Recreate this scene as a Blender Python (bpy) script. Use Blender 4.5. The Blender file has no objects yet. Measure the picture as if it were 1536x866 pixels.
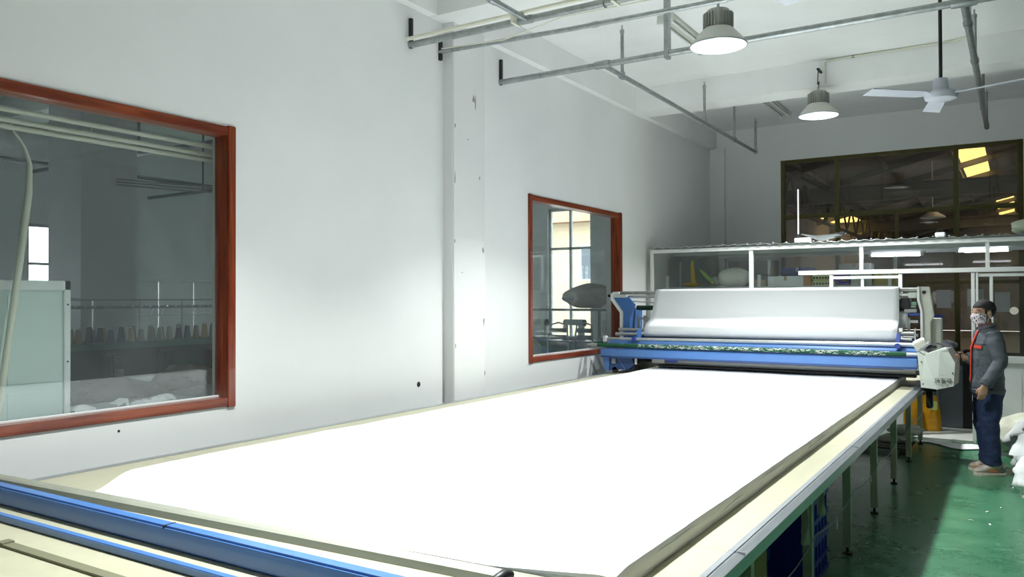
import bpy, bmesh, math, random
from mathutils import Matrix, Vector
random.seed(7)
sc = bpy.context.scene
col = sc.collection
PI = math.pi

# ------------------------------------------------------------------ camera
F_PX, YAW, PITCH, ROLL = 1206.1, .56167, .01226, -.00332
_f = Vector((-math.sin(YAW)*math.cos(PITCH), math.cos(YAW)*math.cos(PITCH), math.sin(PITCH)))
_r = Vector((math.cos(YAW), math.sin(YAW), 0))
_u = _r.cross(_f)
_r, _u = _r*math.cos(ROLL)+_u*math.sin(ROLL), -_r*math.sin(ROLL)+_u*math.cos(ROLL)
cd = bpy.data.cameras.new('camera'); cam = bpy.data.objects.new('camera', cd); col.objects.link(cam)
cd.sensor_width = 36; cd.lens = F_PX/1536*36; cd.clip_start = .05; cd.clip_end = 300
_m = Matrix((( _r.x, _u.x, -_f.x, 0), (_r.y, _u.y, -_f.y, 0), (_r.z, _u.z, -_f.z, 1.75), (0, 0, 0, 1)))
cam.matrix_world = _m
sc.camera = cam

# ------------------------------------------------------------------ world, exposure
w = bpy.data.worlds.new('overcast_sky'); sc.world = w; w.use_nodes = True
bg = w.node_tree.nodes['Background']
bg.inputs[0].default_value = (.90, .95, 1, 1); bg.inputs[1].default_value = 8.0
vs = sc.view_settings
vs.view_transform = 'Standard'; vs.look = 'None'; vs.gamma = 1; vs.use_curve_mapping = False
vs.exposure = 0.0
LAMP_W = 140.0           # power of one high bay lamp
LAMP_COL = (.955, 1.0, .995)

# ------------------------------------------------------------------ materials
MATS = {}
def M(name, c, rough=.5, metal=0., var=0., vs_=3., bump=0., bs=60., coat=0., spec=.5, stretch=None, c2=None, emit=None, es=0., trans=0., alpha=1.):
    if name in MATS: return MATS[name]
    m = bpy.data.materials.new(name); m.use_nodes = True
    nt = m.node_tree; b = nt.nodes['Principled BSDF']
    b.inputs['Base Color'].default_value = (*c, 1)
    b.inputs['Roughness'].default_value = rough; b.inputs['Metallic'].default_value = metal
    b.inputs['Specular IOR Level'].default_value = spec
    b.inputs['Coat Weight'].default_value = coat
    if trans: b.inputs['Transmission Weight'].default_value = trans
    if emit:
        b.inputs['Emission Color'].default_value = (*emit, 1); b.inputs['Emission Strength'].default_value = es
    tc = nt.nodes.new('ShaderNodeTexCoord'); src = tc.outputs['Object']
    if stretch:
        mp = nt.nodes.new('ShaderNodeMapping'); mp.inputs['Scale'].default_value = stretch
        nt.links.new(src, mp.inputs[0]); src = mp.outputs[0]
    if var:
        n = nt.nodes.new('ShaderNodeTexNoise'); n.inputs['Scale'].default_value = vs_; n.inputs['Detail'].default_value = 6
        n.inputs['Roughness'].default_value = .65
        nt.links.new(src, n.inputs['Vector'])
        rp = nt.nodes.new('ShaderNodeValToRGB')
        lo = c2 if c2 else tuple(max(0, x*(1-var)) for x in c); hi = c if c2 else tuple(min(1, x*(1+var*.4)) for x in c)
        rp.color_ramp.elements[0].color = (*lo, 1); rp.color_ramp.elements[1].color = (*hi, 1)
        rp.color_ramp.elements[0].position = .33; rp.color_ramp.elements[1].position = .67
        nt.links.new(n.outputs[0], rp.inputs[0]); nt.links.new(rp.outputs[0], b.inputs['Base Color'])
    if bump:
        n2 = nt.nodes.new('ShaderNodeTexNoise'); n2.inputs['Scale'].default_value = bs; n2.inputs['Detail'].default_value = 5
        nt.links.new(src, n2.inputs['Vector'])
        bp = nt.nodes.new('ShaderNodeBump'); bp.inputs['Strength'].default_value = bump; bp.inputs['Distance'].default_value = .02
        nt.links.new(n2.outputs[0], bp.inputs['Height']); nt.links.new(bp.outputs[0], b.inputs['Normal'])
    MATS[name] = m
    return m

def glass_mat(name, tint, ior=1.5, rough=0., dirt=0., dcol=(.6, .6, .6)):
    m = bpy.data.materials.new(name); m.use_nodes = True; nt = m.node_tree; nt.nodes.clear()
    o = nt.nodes.new('ShaderNodeOutputMaterial'); t = nt.nodes.new('ShaderNodeBsdfTransparent'); g = nt.nodes.new('ShaderNodeBsdfGlossy')
    fr = nt.nodes.new('ShaderNodeFresnel'); mx = nt.nodes.new('ShaderNodeMixShader')
    t.inputs[0].default_value = (*tint, 1); g.inputs['Roughness'].default_value = rough; ge = nt.nodes.new('ShaderNodeNewGeometry'); mi_ = nt.nodes.new('ShaderNodeMix'); mi_.inputs[2].default_value = ior; mi_.inputs[3].default_value = 1/ior
    nt.links.new(ge.outputs['Backfacing'], mi_.inputs[0]); nt.links.new(mi_.outputs[0], fr.inputs[0])
    nt.links.new(fr.outputs[0], mx.inputs[0]); nt.links.new(t.outputs[0], mx.inputs[1]); nt.links.new(g.outputs[0], mx.inputs[2])
    last = mx
    if dirt:
        d = nt.nodes.new('ShaderNodeBsdfDiffuse'); d.inputs[0].default_value = (*dcol, 1)
        tc = nt.nodes.new('ShaderNodeTexCoord'); n = nt.nodes.new('ShaderNodeTexNoise'); n.inputs['Scale'].default_value = 2.5; n.inputs['Detail'].default_value = 5
        nt.links.new(tc.outputs['Object'], n.inputs['Vector'])
        mu = nt.nodes.new('ShaderNodeMath'); mu.operation = 'MULTIPLY'; mu.inputs[1].default_value = dirt*2
        nt.links.new(n.outputs[0], mu.inputs[0])
        m2 = nt.nodes.new('ShaderNodeMixShader'); nt.links.new(mu.outputs[0], m2.inputs[0])
        nt.links.new(mx.outputs[0], m2.inputs[1]); nt.links.new(d.outputs[0], m2.inputs[2]); last = m2
    nt.links.new(last.outputs[0], o.inputs[0])
    MATS[name] = m
    return m

def translucent_mat(name, c):
    m = bpy.data.materials.new(name); m.use_nodes = True; nt = m.node_tree; nt.nodes.clear()
    o = nt.nodes.new('ShaderNodeOutputMaterial'); t = nt.nodes.new('ShaderNodeBsdfTranslucent'); t.inputs[0].default_value = (*c, 1)
    d = nt.nodes.new('ShaderNodeBsdfDiffuse'); d.inputs[0].default_value = (*c, 1); mx = nt.nodes.new('ShaderNodeMixShader'); mx.inputs[0].default_value = .3
    nt.links.new(t.outputs[0], mx.inputs[1]); nt.links.new(d.outputs[0], mx.inputs[2]); nt.links.new(mx.outputs[0], o.inputs[0])
    MATS[name] = m
    return m

def wood_mat(name, a, b_, scale=(1, 1, 1)):
    m = bpy.data.materials.new(name); m.use_nodes = True; nt = m.node_tree; b = nt.nodes['Principled BSDF']
    tc = nt.nodes.new('ShaderNodeTexCoord'); mp = nt.nodes.new('ShaderNodeMapping'); mp.inputs['Scale'].default_value = scale
    n = nt.nodes.new('ShaderNodeTexNoise'); n.inputs['Scale'].default_value = 3; n.inputs['Detail'].default_value = 8; n.inputs['Distortion'].default_value = .6
    rp = nt.nodes.new('ShaderNodeValToRGB'); rp.color_ramp.elements[0].color = (*a, 1); rp.color_ramp.elements[1].color = (*b_, 1)
    rp.color_ramp.elements[0].position = .35; rp.color_ramp.elements[1].position = .65
    nt.links.new(tc.outputs['Object'], mp.inputs[0]); nt.links.new(mp.outputs[0], n.inputs['Vector']); nt.links.new(n.outputs[0], rp.inputs[0])
    nt.links.new(rp.outputs[0], b.inputs['Base Color']); b.inputs['Roughness'].default_value = .28; b.inputs['Coat Weight'].default_value = .3
    MATS[name] = m
    return m

def wall_mat(name, c, specks=True):
    m = bpy.data.materials.new(name); m.use_nodes = True; nt = m.node_tree; b = nt.nodes['Principled BSDF']; b.inputs['Roughness'].default_value = .55
    b.inputs['Specular IOR Level'].default_value = .3
    tc = nt.nodes.new('ShaderNodeTexCoord')
    n = nt.nodes.new('ShaderNodeTexNoise'); n.inputs['Scale'].default_value = .8; n.inputs['Detail'].default_value = 7
    nt.links.new(tc.outputs['Object'], n.inputs['Vector'])
    rp = nt.nodes.new('ShaderNodeValToRGB'); rp.color_ramp.elements[0].position = .3; rp.color_ramp.elements[1].position = .7
    rp.color_ramp.elements[0].color = (c[0]*.93, c[1]*.93, c[2]*.93, 1); rp.color_ramp.elements[1].color = (*c, 1)
    nt.links.new(n.outputs[0], rp.inputs[0]); last = rp.outputs[0]
    if specks:
        v = nt.nodes.new('ShaderNodeTexNoise'); v.inputs['Scale'].default_value = 9; v.inputs['Detail'].default_value = 9; v.inputs['Roughness'].default_value = .75
        nt.links.new(tc.outputs['Object'], v.inputs['Vector'])
        r2 = nt.nodes.new('ShaderNodeValToRGB'); r2.color_ramp.elements[0].position = .255; r2.color_ramp.elements[1].position = .285
        r2.color_ramp.elements[0].color = (.35, .35, .33, 1); r2.color_ramp.elements[1].color = (1, 1, 1, 1)
        nt.links.new(v.outputs[0], r2.inputs[0])
        mx = nt.nodes.new('ShaderNodeMix'); mx.data_type = 'RGBA'; mx.blend_type = 'MULTIPLY'; mx.inputs[0].default_value = .8
        nt.links.new(last, mx.inputs[6]); nt.links.new(r2.outputs[0], mx.inputs[7]); last = mx.outputs[2]
    nt.links.new(last, b.inputs['Base Color'])
    n2 = nt.nodes.new('ShaderNodeTexNoise'); n2.inputs['Scale'].default_value = 2.2; n2.inputs['Detail'].default_value = 3
    nt.links.new(tc.outputs['Object'], n2.inputs['Vector'])
    bp = nt.nodes.new('ShaderNodeBump'); bp.inputs['Strength'].default_value = .12; bp.inputs['Distance'].default_value = .03
    nt.links.new(n2.outputs[0], bp.inputs['Height']); nt.links.new(bp.outputs[0], b.inputs['Normal'])
    MATS[name] = m
    return m

wallm = wall_mat('white_wall_paint', (.86, .875, .87))
pillarm = wall_mat('chipped_pillar_paint', (.80, .81, .805))
dimwall = wall_mat('grey_wall_paint', (.42, .43, .43), False)
sidewall = wall_mat('side_room_paint', (.60, .61, .62), False)
ceilm = M('ceiling_paint', (.89, .90, .89), .8, var=.05, vs_=1)
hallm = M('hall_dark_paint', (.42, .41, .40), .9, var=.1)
cream = M('cream_laminate', (.47, .455, .325), .38, var=.06, vs_=9)
alum = M('brushed_aluminium', (.50, .53, .56), .34, .85, var=.15, vs_=14, stretch=(6, .3, 6))
galv = M('galvanised_steel', (.40, .43, .43), .38, .75, var=.25, vs_=16)
whitepipe = M('ivory_pvc', (.72, .72, .60), .45)
darkmetal = M('dark_iron', (.03, .03, .035), .5, .4)
blue = M('blue_enamel', (.072, .19, .48), .32, var=.08, vs_=5, coat=.2)
dblue = M('deep_blue_enamel', (.022, .06, .33), .35, coat=.2)
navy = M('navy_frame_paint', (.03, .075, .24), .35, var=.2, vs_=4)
cloth = M('white_cotton', (.80, .815, .82), .9, bump=.08, bs=40, spec=.1)
clothedge = M('white_cotton_edge', (.84, .84, .79), .95, var=.08, vs_=6, bump=.12, bs=10, spec=.05, stretch=(20, 1, 20))
mahog = wood_mat('mahogany_varnish', (.13, .018, .006), (.30, .062, .020), (9, .6, 9))
mahogv = wood_mat('mahogany_varnish_upright', (.13, .018, .006), (.30, .062, .020), (9, 9, .6))
bronze = M('bronze_aluminium', (.085, .075, .022), .35, .5)
white = M('white_enamel', (.80, .82, .81), .4)
offwhite = M('off_white_plastic', (.62, .66, .60), .45, var=.05)
greyp = M('grey_plastic', (.30, .32, .34), .5)
black = M('black_plastic', (.012, .012, .014), .45)
rubber = M('black_rubber', (.02, .02, .02), .7)
legpaint = M('olive_cream_leg_paint', (.50, .52, .38), .45, var=.08)
glass1 = glass_mat('window_glass', (.93, .96, .955), 1.5, 0, .05, (.55, .6, .62))
glass2 = glass_mat('partition_glass', (.90, .93, .92), 1.5, 0, .02)
glass3 = glass_mat('tinted_glass', (.72, .68, .63), 1.45)
paper = M('white_paper', (.75, .76, .74), .8)

# ------------------------------------------------------------------ mesh helpers
class MB:
    def __init__(s): s.v = []; s.f = []; s.mi = []; s.cur = 0
    def add(s, vs_, fs):
        o = len(s.v); s.v += [tuple(p) for p in vs_]
        for f in fs: s.f.append(tuple(i+o for i in f)); s.mi.append(s.cur)
        return s
    def box(s, x0, x1, y0, y1, z0, z1):
        x0, x1 = min(x0, x1), max(x0, x1); y0, y1 = min(y0, y1), max(y0, y1); z0, z1 = min(z0, z1), max(z0, z1)
        return s.add([(x0,y0,z0),(x1,y0,z0),(x1,y1,z0),(x0,y1,z0),(x0,y0,z1),(x1,y0,z1),(x1,y1,z1),(x0,y1,z1)],
                     [(3,2,1,0),(4,5,6,7),(0,1,5,4),(1,2,6,5),(2,3,7,6),(3,0,4,7)])
    def obox(s, c, size, rot=(0,0,0)):
        R = Matrix.Rotation(rot[2],3,'Z') @ Matrix.Rotation(rot[1],3,'Y') @ Matrix.Rotation(rot[0],3,'X'); c = Vector(c)
        a, b, d = [k/2 for k in size]
        P = [c + R @ Vector(p) for p in [(-a,-b,-d),(a,-b,-d),(a,b,-d),(-a,b,-d),(-a,-b,d),(a,-b,d),(a,b,d),(-a,b,d)]]
        return s.add(P, [(3,2,1,0),(4,5,6,7),(0,1,5,4),(1,2,6,5),(2,3,7,6),(3,0,4,7)])
    def tube(s, pts, r, seg=10, caps=True):
        pts = [Vector(p) for p in pts]; n = len(pts); rs = r if isinstance(r, (list, tuple)) else [r]*n
        T = []
        for i in range(n):
            t = (pts[min(i+1, n-1)]-pts[max(i-1, 0)]); T.append(t.normalized() if t.length > 1e-9 else Vector((0,0,1)))
        a = Vector((0,0,1)) if abs(T[0].z) < .9 else Vector((1,0,0))
        N = (a - T[0]*a.dot(T[0])).normalized(); vs_ = []; fs = []
        for i in range(n):
            N = (N - T[i]*N.dot(T[i])).normalized(); B = T[i].cross(N)
            for k in range(seg):
                an = 2*PI*k/seg; vs_.append(pts[i] + (N*math.cos(an)+B*math.sin(an))*rs[i])
        for i in range(n-1):
            for k in range(seg):
                k2 = (k+1) % seg; fs.append((i*seg+k, i*seg+k2, (i+1)*seg+k2, (i+1)*seg+k))
        if caps:
            fs.append(tuple(range(seg))[::-1]); fs.append(tuple((n-1)*seg+k for k in range(seg)))
        return s.add(vs_, fs)
    def lathe(s, prof, c=(0,0,0), seg=24, axis='z'):
        vs_ = []; fs = []; n = len(prof)
        for (r, h) in prof:
            for k in range(seg):
                a = 2*PI*k/seg; x, y = r*math.cos(a), r*math.sin(a)
                p = (x,y,h) if axis == 'z' else ((h,x,y) if axis == 'x' else (y,h,x))
                vs_.append((p[0]+c[0], p[1]+c[1], p[2]+c[2]))
        for i in range(n-1):
            for k in range(seg):
                k2 = (k+1) % seg; fs.append((i*seg+k, i*seg+k2, (i+1)*seg+k2, (i+1)*seg+k))
        return s.add(vs_, fs)
    def prism(s, poly, axis, a, b):
        n = len(poly); vs_ = []
        for t in (a, b):
            for (p, q) in poly:
                vs_.append((t,p,q) if axis == 'x' else ((p,t,q) if axis == 'y' else (p,q,t)))
        fs = [tuple(range(n))[::-1], tuple(range(n, 2*n))]
        for i in range(n):
            j = (i+1) % n; fs.append((i, j, n+j, n+i))
        return s.add(vs_, fs)
    def loft(s, rings, caps=True):
        m = len(rings[0]); vs_ = [p for r in rings for p in r]; fs = []
        for i in range(len(rings)-1):
            for k in range(m):
                k2 = (k+1) % m; fs.append((i*m+k, i*m+k2, (i+1)*m+k2, (i+1)*m+k))
        if caps:
            fs.append(tuple(range(m))[::-1]); fs.append(tuple((len(rings)-1)*m+k for k in range(m)))
        return s.add(vs_, fs)
    def ell(s, c, r, seg=20, rings=12, rot=None):
        c = Vector(c); R = []
        for i in range(1, rings):
            ph = PI*i/rings; ring = []
            for k in range(seg):
                a = 2*PI*k/seg; p = Vector((r[0]*math.sin(ph)*math.cos(a), r[1]*math.sin(ph)*math.sin(a), -r[2]*math.cos(ph)))
                if rot: p = rot @ p
                ring.append(c+p)
            R.append(ring)
        return s.loft(R)
    def grid(s, fn, nu, nv):
        vs_ = [fn(i/nu, j/nv) for j in range(nv+1) for i in range(nu+1)]
        fs = [(j*(nu+1)+i, j*(nu+1)+i+1, (j+1)*(nu+1)+i+1, (j+1)*(nu+1)+i) for j in range(nv) for i in range(nu)]
        return s.add(vs_, fs)
    def build(s, name, mat, parent=None, bevel=0., smooth=0., solid=0., label=None, fixn=True):
        me = bpy.data.meshes.new(name)
        v = s.v
        if parent is not None: o = wloc(parent)
        else:
            xs = [p[0] for p in v]; ys = [p[1] for p in v]; zs = [p[2] for p in v]
            o = Vector(((min(xs)+max(xs))/2, (min(ys)+max(ys))/2, min(zs)))
        me.from_pydata([(p[0]-o.x, p[1]-o.y, p[2]-o.z) for p in v], [], s.f)
        mats = mat if isinstance(mat, (list, tuple)) else [mat]
        for m in mats: me.materials.append(m)
        if len(mats) > 1: me.polygons.foreach_set('material_index', s.mi)
        if fixn or bevel:
            bm = bmesh.new(); bm.from_mesh(me)
            bmesh.ops.recalc_face_normals(bm, faces=bm.faces)
            if bevel:
                es = [e for e in bm.edges if len(e.link_faces) == 2 and e.calc_face_angle(0) > .6]
                bmesh.ops.bevel(bm, geom=es, offset=bevel, segments=2, affect='EDGES', clamp_overlap=True)
            bm.to_mesh(me); bm.free()
        if smooth:
            me.polygons.foreach_set('use_smooth', [True]*len(me.polygons)); me.set_sharp_from_angle(angle=math.radians(smooth))
        ob = bpy.data.objects.new(name, me); col.objects.link(ob)
        if parent is not None: ob.parent = parent
        else: ob.location = o
        if solid:
            md = ob.modifiers.new('thickness', 'SOLIDIFY'); md.thickness = solid; md.offset = 0
        if label: ob['label'] = label
        return ob

def wloc(o):
    p = Vector(o.location); q = o.parent
    while q is not None: p += q.location; q = q.parent
    return p
def tag(o, label, cat, group=None):
    o['label'] = label; o['category'] = cat
    if group: o['group'] = group
    return o
def thing(name, label, cat, loc=(0,0,0), group=None):
    o = bpy.data.objects.new(name, None); o.empty_display_size = .1; col.objects.link(o); o.location = loc
    return tag(o, label, cat, group)
def struct(o, label=None):
    o['kind'] = 'structure'
    if label: o['label'] = label
    return o
def sthing(name, loc, label):
    o = bpy.data.objects.new(name, None); o.empty_display_size = .1; col.objects.link(o); o.location = loc
    return struct(o, label)
def dup(root, loc, rotz=None, label=None, group=None):
    def cp(o, par):
        c = o.copy(); col.objects.link(c); c.parent = par
        for ch in list(o.children): cp(ch, c)
        return c
    c = cp(root, None); c.location = loc
    if rotz is not None: c.rotation_euler = (0, 0, rotz)
    if label: c['label'] = label
    if group: c['group'] = group
    return c
def piece(parent, name, src, dx):                 # another piece sharing mesh data
    c = src.copy(); col.objects.link(c); c.parent = parent; c.location = Vector(src.location)+Vector(dx)
    return c
def B(x0, x1, y0, y1, z0, z1): return MB().box(x0, x1, y0, y1, z0, z1)
def rr(a, b): return random.uniform(a, b)

# ------------------------------------------------------------------ key numbers
WX = -4.65          # inner face of the left wall
WT = .22
CZ = 4.72           # ceiling
BZ = 4.39           # underside of the beams
YB = 14.15          # back wall
YF, XR = -5.0, 8.0  # walls behind and right of the camera
SX = -13.0          # far wall of the side room
TZ = .82            # table top
TX0, TX1 = -4.27, -.905

# ================================================================== SETTING
def floor_mat():
    m = bpy.data.materials.new('green_epoxy'); m.use_nodes = True; nt = m.node_tree; b = nt.nodes['Principled BSDF']
    tc = nt.nodes.new('ShaderNodeTexCoord')
    n = nt.nodes.new('ShaderNodeTexNoise'); n.inputs['Scale'].default_value = 1.6; n.inputs['Detail'].default_value = 8; n.inputs['Roughness'].default_value = .7
    nt.links.new(tc.outputs['Object'], n.inputs['Vector'])
    rp = nt.nodes.new('ShaderNodeValToRGB'); e = rp.color_ramp.elements
    e[0].position = .3; e[0].color = (.024, .12, .058, 1); e[1].position = .72; e[1].color = (.085, .245, .135, 1)
    nt.links.new(n.outputs[0], rp.inputs[0])
    mp = nt.nodes.new('ShaderNodeMapping'); mp.inputs['Rotation'].default_value = (0, 0, .6); mp.inputs['Scale'].default_value = (2.2, 7, 1)
    n2 = nt.nodes.new('ShaderNodeTexNoise'); n2.inputs['Scale'].default_value = 2.5; n2.inputs['Detail'].default_value = 4; n2.inputs['Distortion'].default_value = 1.2
    nt.links.new(tc.outputs['Object'], mp.inputs[0]); nt.links.new(mp.outputs[0], n2.inputs['Vector'])
    r2 = nt.nodes.new('ShaderNodeValToRGB'); r2.color_ramp.elements[0].position = .56; r2.color_ramp.elements[0].color = (0, 0, 0, 1); r2.color_ramp.elements[1].position = .72; r2.color_ramp.elements[1].color = (.7, .7, .7, 1)
    nt.links.new(n2.outputs[0], r2.inputs[0])
    mx = nt.nodes.new('ShaderNodeMix'); mx.data_type = 'RGBA'
    nt.links.new(r2.outputs[0], mx.inputs[0]); nt.links.new(rp.outputs[0], mx.inputs[6]); mx.inputs[7].default_value = (.11, .29, .18, 1)
    nt.links.new(mx.outputs[2], b.inputs['Base Color'])
    r3 = nt.nodes.new('ShaderNodeValToRGB'); r3.color_ramp.elements[0].color = (.16, .16, .16, 1); r3.color_ramp.elements[1].color = (.42, .42, .42, 1)
    nt.links.new(n.outputs[0], r3.inputs[0]); nt.links.new(r3.outputs[0], b.inputs['Roughness'])
    return m
struct(B(SX-.2, XR+.2, YF-.2, YB+.1, -.2, 0).build('floor', floor_mat()), 'green glossy epoxy workshop floor')
struct(B(-6, 14, YB+.1, 48, -.2, -.01).build('floor', M('hall_concrete', (.28, .27, .25), .8, var=.2)), 'grey concrete floor of the hall behind the back window')
struct(B(-90, -6, YB+.1, 90, -.3, -.1).build('ground', M('outdoor_concrete', (.35, .34, .32), .9, var=.15, vs_=.5)), 'paved yard outside the side room')

# ceiling with beams
ce = struct(B(SX-.2, XR+.2, YF-.2, YB+.2, CZ, CZ+.2).build('ceiling', ceilm), 'white plastered ceiling')
for (y0, y1) in ((5.95, 6.42), (10.56, 11.0), (1.3, 1.76)):
    B(SX, XR, y0, y1, BZ, CZ+.01).build('beam', ceilm, ce)
B(WX-.23, WX+.09, YF, YB, BZ+.006, CZ+.01).build('beam', ceilm, ce)

# left wall with two window openings
W1 = (1.15, 3.72, 1.015, 2.945); W2 = (7.74, 10.215, 1.03, 2.915)
wl = MB(); x0, x1 = WX-WT, WX
ys = [YF, W1[0], W1[1], W2[0], W2[1], YB]
for i in range(0, 6, 2): wl.box(x0, x1, ys[i], ys[i+1], 0, BZ+.02)
for W in (W1, W2):
    wl.box(x0, x1, W[0], W[1], 0, W[2]); wl.box(x0, x1, W[0], W[1], W[3], BZ+.02)
wallL = struct(wl.build('wall_left', wallm), 'long white painted wall with two mahogany framed windows')
B(WX-.02, WX+.12, 6.16, 6.70, 0, BZ+.02).build('pillar', pillarm, wallL, bevel=.008)
MB().lathe([(0, .004), (.022, .004), (.026, 0), (.026, -.01)], (WX, 5.78, .965), 10, 'x').build('hole', black, wallL)
MB().lathe([(0, .003), (.008, .003), (.009, -.01)], (WX, 2.88, .948), 8, 'x').build('hole', black, wallL)

chipm = M('bare_plaster_chip', (.30, .29, .27), .9)
random.seed(3)
for (y, z, w_, h_) in ((6.50, 3.72, .025, .06), (6.53, 3.70, .012, .10), (6.655, 2.24, .02, .04), (6.665, 1.52, .018, .05), (6.19, 3.4, .012, .05), (6.185, 2.9, .010, .08), (6.18, 2.3, .012, .03), (6.3, 2.0, .02, .008), (6.6, 2.95, .012, .03), (6.4, 3.3, .03, .006), (6.68, 1.0, .012, .03), (6.19, 1.3, .010, .04)):
    n = 9; MB().prism([(y+w_*math.cos(2*PI*k/n)*random.uniform(.3, 1), z+h_*math.sin(2*PI*k/n)*random.uniform(.3, 1)) for k in range(n)], 'x', WX+.1185, WX+.1212).build('paint_chip', chipm, wallL)
def window_wood(name, W, label):
    y0, y1, z0, z1 = W; e = sthing(name, (WX, (y0+y1)/2, z0), label)
    fw = .055; pr = .018; dp = .125
    B(WX-dp, WX+pr, y0-.005, y1+.005, z1-fw, z1+.005).build('frame_board', mahog, e, bevel=.004)
    B(WX-dp, WX+pr, y0-.005, y1+.005, z0-.005, z0+fw).build('frame_board', mahog, e, bevel=.004)
    B(WX-dp, WX+pr+.006, y0-.01, y0+fw, z0-.012, z1+.012).build('frame_board', mahogv, e, bevel=.004)
    B(WX-dp, WX+pr+.006, y1-fw, y1+.01, z0-.012, z1+.012).build('frame_board', mahogv, e, bevel=.004)
    # glazing bead of white sealant along the sill
    MB().tube([(WX-.085, y0+fw, z0+fw+.004), (WX-.085, y1-fw, z0+fw+.004)], .009, 6).build('sealant_bead', white, e)
    B(WX-.105, WX-.095, y0+fw-.01, y1-fw+.01, z0+fw-.01, z1-fw+.01).build('pane', glass1, e)
    return e
window_wood('window_1', W1, 'large mahogany framed window with the white conduit behind it')
window_wood('window_2', W2, 'mahogany framed window beside the blue machine')

# back wall with the bronze window and the outside windows of the side room
BW = (-3.435, .075, .85, 4.10)
SWs = [(-8.05, -7.07, .95, 3.55), (-11.6, -10.0, .95, 3.55)]
wb = MB()
xs = [SX, SWs[1][0], SWs[1][1], SWs[0][0], SWs[0][1], BW[0], BW[1], XR]
for i in range(0, 8, 2): wb.box(xs[i], xs[i+1], YB, YB+WT, 0, CZ)
for W in (*SWs, BW):
    wb.box(W[0], W[1], YB, YB+WT, 0, W[2]); wb.box(W[0], W[1], YB, YB+WT, W[3], CZ)
wallB = struct(wb.build('wall_back', wallm), 'white end wall with the big bronze window')
B(WX, WX+.26, YB-.09, YB+.01, 0, BZ+.02).build('pillar', wallm, wallB)

e3 = sthing('window_3', ((BW[0]+BW[1])/2, YB, BW[2]), 'wide dark bronze framed window high above the glass office')
def bm_(x0, x1, z0, z1, d=.03): B(x0, x1, YB+.02-d, YB+.10, z0, z1).build('frame_bar', bronze, e3, bevel=.004)
for x in (BW[0], -2.53-.03, -.79-.04, BW[1]-.06): bm_(x, x+(.07 if x > -1.5 else .06), BW[2], BW[3])
bm_(BW[0], BW[1], BW[3]-.06, BW[3], .02); bm_(BW[0], BW[1], BW[2], BW[2]+.06, .02)
bm_(BW[0], BW[1], 3.09, 3.16, .02); bm_(BW[0], BW[1], 1.95, 2.0, .02)
bm_(-1.66, -1.61, BW[2], 3.1, .015)
xm = [BW[0], -2.53, -.79, BW[1]]
for i in range(3):
    for (a, b) in ((.86, 1.97), (1.98, 3.12), (3.13, 4.07)):
        B(xm[i]+.02, xm[i+1]-.02, YB+.05, YB+.056, a, b).build('pane', glass3, e3)
for (x, z, ww, hh) in ((-1.08, 1.58, .2, .28), (-.66, 1.60, .22, .27), (-.3, 1.52, .2, .3)):
    B(x, x+ww, YB+.03, YB+.034, z, z+hh).build('paper_notice', paper, e3, label='white paper taped to the bronze window')

for i, W in enumerate(SWs):
    e = sthing('window_%d' % (4+i), ((W[0]+W[1])/2, YB, W[2]), 'daylit window in the end wall of the side room')
    for (a, b, c, d) in ((W[0], W[0]+.05, W[2], W[3]), (W[1]-.05, W[1], W[2], W[3]), (W[0], W[1], W[2], W[2]+.05), (W[0], W[1], W[3]-.05, W[3]),
                         ((W[0]+W[1])/2-.025, (W[0]+W[1])/2+.025, W[2], W[3]), (W[0], W[1], 2.72, 2.77)):
        B(a, b, YB+.06, YB+.12, c, d).build('frame_bar', white, e)
    B(W[0]+.02, W[1]-.02, YB+.085, YB+.09, W[2]+.02, W[3]-.02).build('pane', glass1, e)

# far wall of the side room with outside windows
FW = [(6.55, 7.75, .95, 2.95), (2.0, 3.6, .95, 2.95), (10.2, 11.8, .95, 2.95)]
wf = MB(); ys = [YF]
for W in sorted(FW): ys += [W[0], W[1]]
ys.append(YB+WT)
for i in range(0, len(ys), 2): wf.box(SX-.2, SX, ys[i], ys[i+1], 0, CZ)
for W in FW:
    wf.box(SX-.2, SX, W[0], W[1], 0, W[2]); wf.box(SX-.2, SX, W[0], W[1], W[3], CZ)
struct(wf.build('wall_side_room', sidewall), 'grey outer wall of the side room with daylit windows')
for i, W in enumerate(FW):
    e = sthing('window_%d' % (6+i), (SX, (W[0]+W[1])/2, W[2]), 'bright outside window on the far side of the side room')
    ym = (W[0]+W[1])/2
    for (a, b, c, d) in ((W[0], W[0]+.05, W[2], W[3]), (W[1]-.05, W[1], W[2], W[3]), (W[0], W[1], W[2], W[2]+.05), (W[0], W[1], W[3]-.05, W[3]),
                         (W[0]+.42, W[0]+.47, W[2], W[3]), (W[0]+.82, W[0]+.87, W[2], W[3]), (W[0], W[1], 2.3, 2.34)):
        B(SX-.12, SX-.06, a, b, c, d).build('frame_bar', greyp, e)
    B(SX-.095, SX-.09, W[0]+.02, W[1]-.02, W[2]+.02, W[3]-.02).build('pane', glass1, e)
# walls behind and right of the camera
struct(B(SX-.2, XR+.2, YF-.2, YF, 0, CZ).build('wall_front', dimwall), 'grey wall behind the camera')
struct(B(XR, XR+.2, YF, YB+WT, 0, CZ).build('wall_right', dimwall), 'grey wall on the far right')
# square columns of the side room
for (x, y) in ((-8.75, 4.62), (-8.75, 9.2)):
    struct(B(x, x+.62, y, y+.62, 0, BZ+.02).build('pillar', sidewall), 'square concrete column in the side room')
B(-8.75, -8.13, YF, YB, BZ, CZ+.01).build('beam', ceilm, ce)

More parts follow.
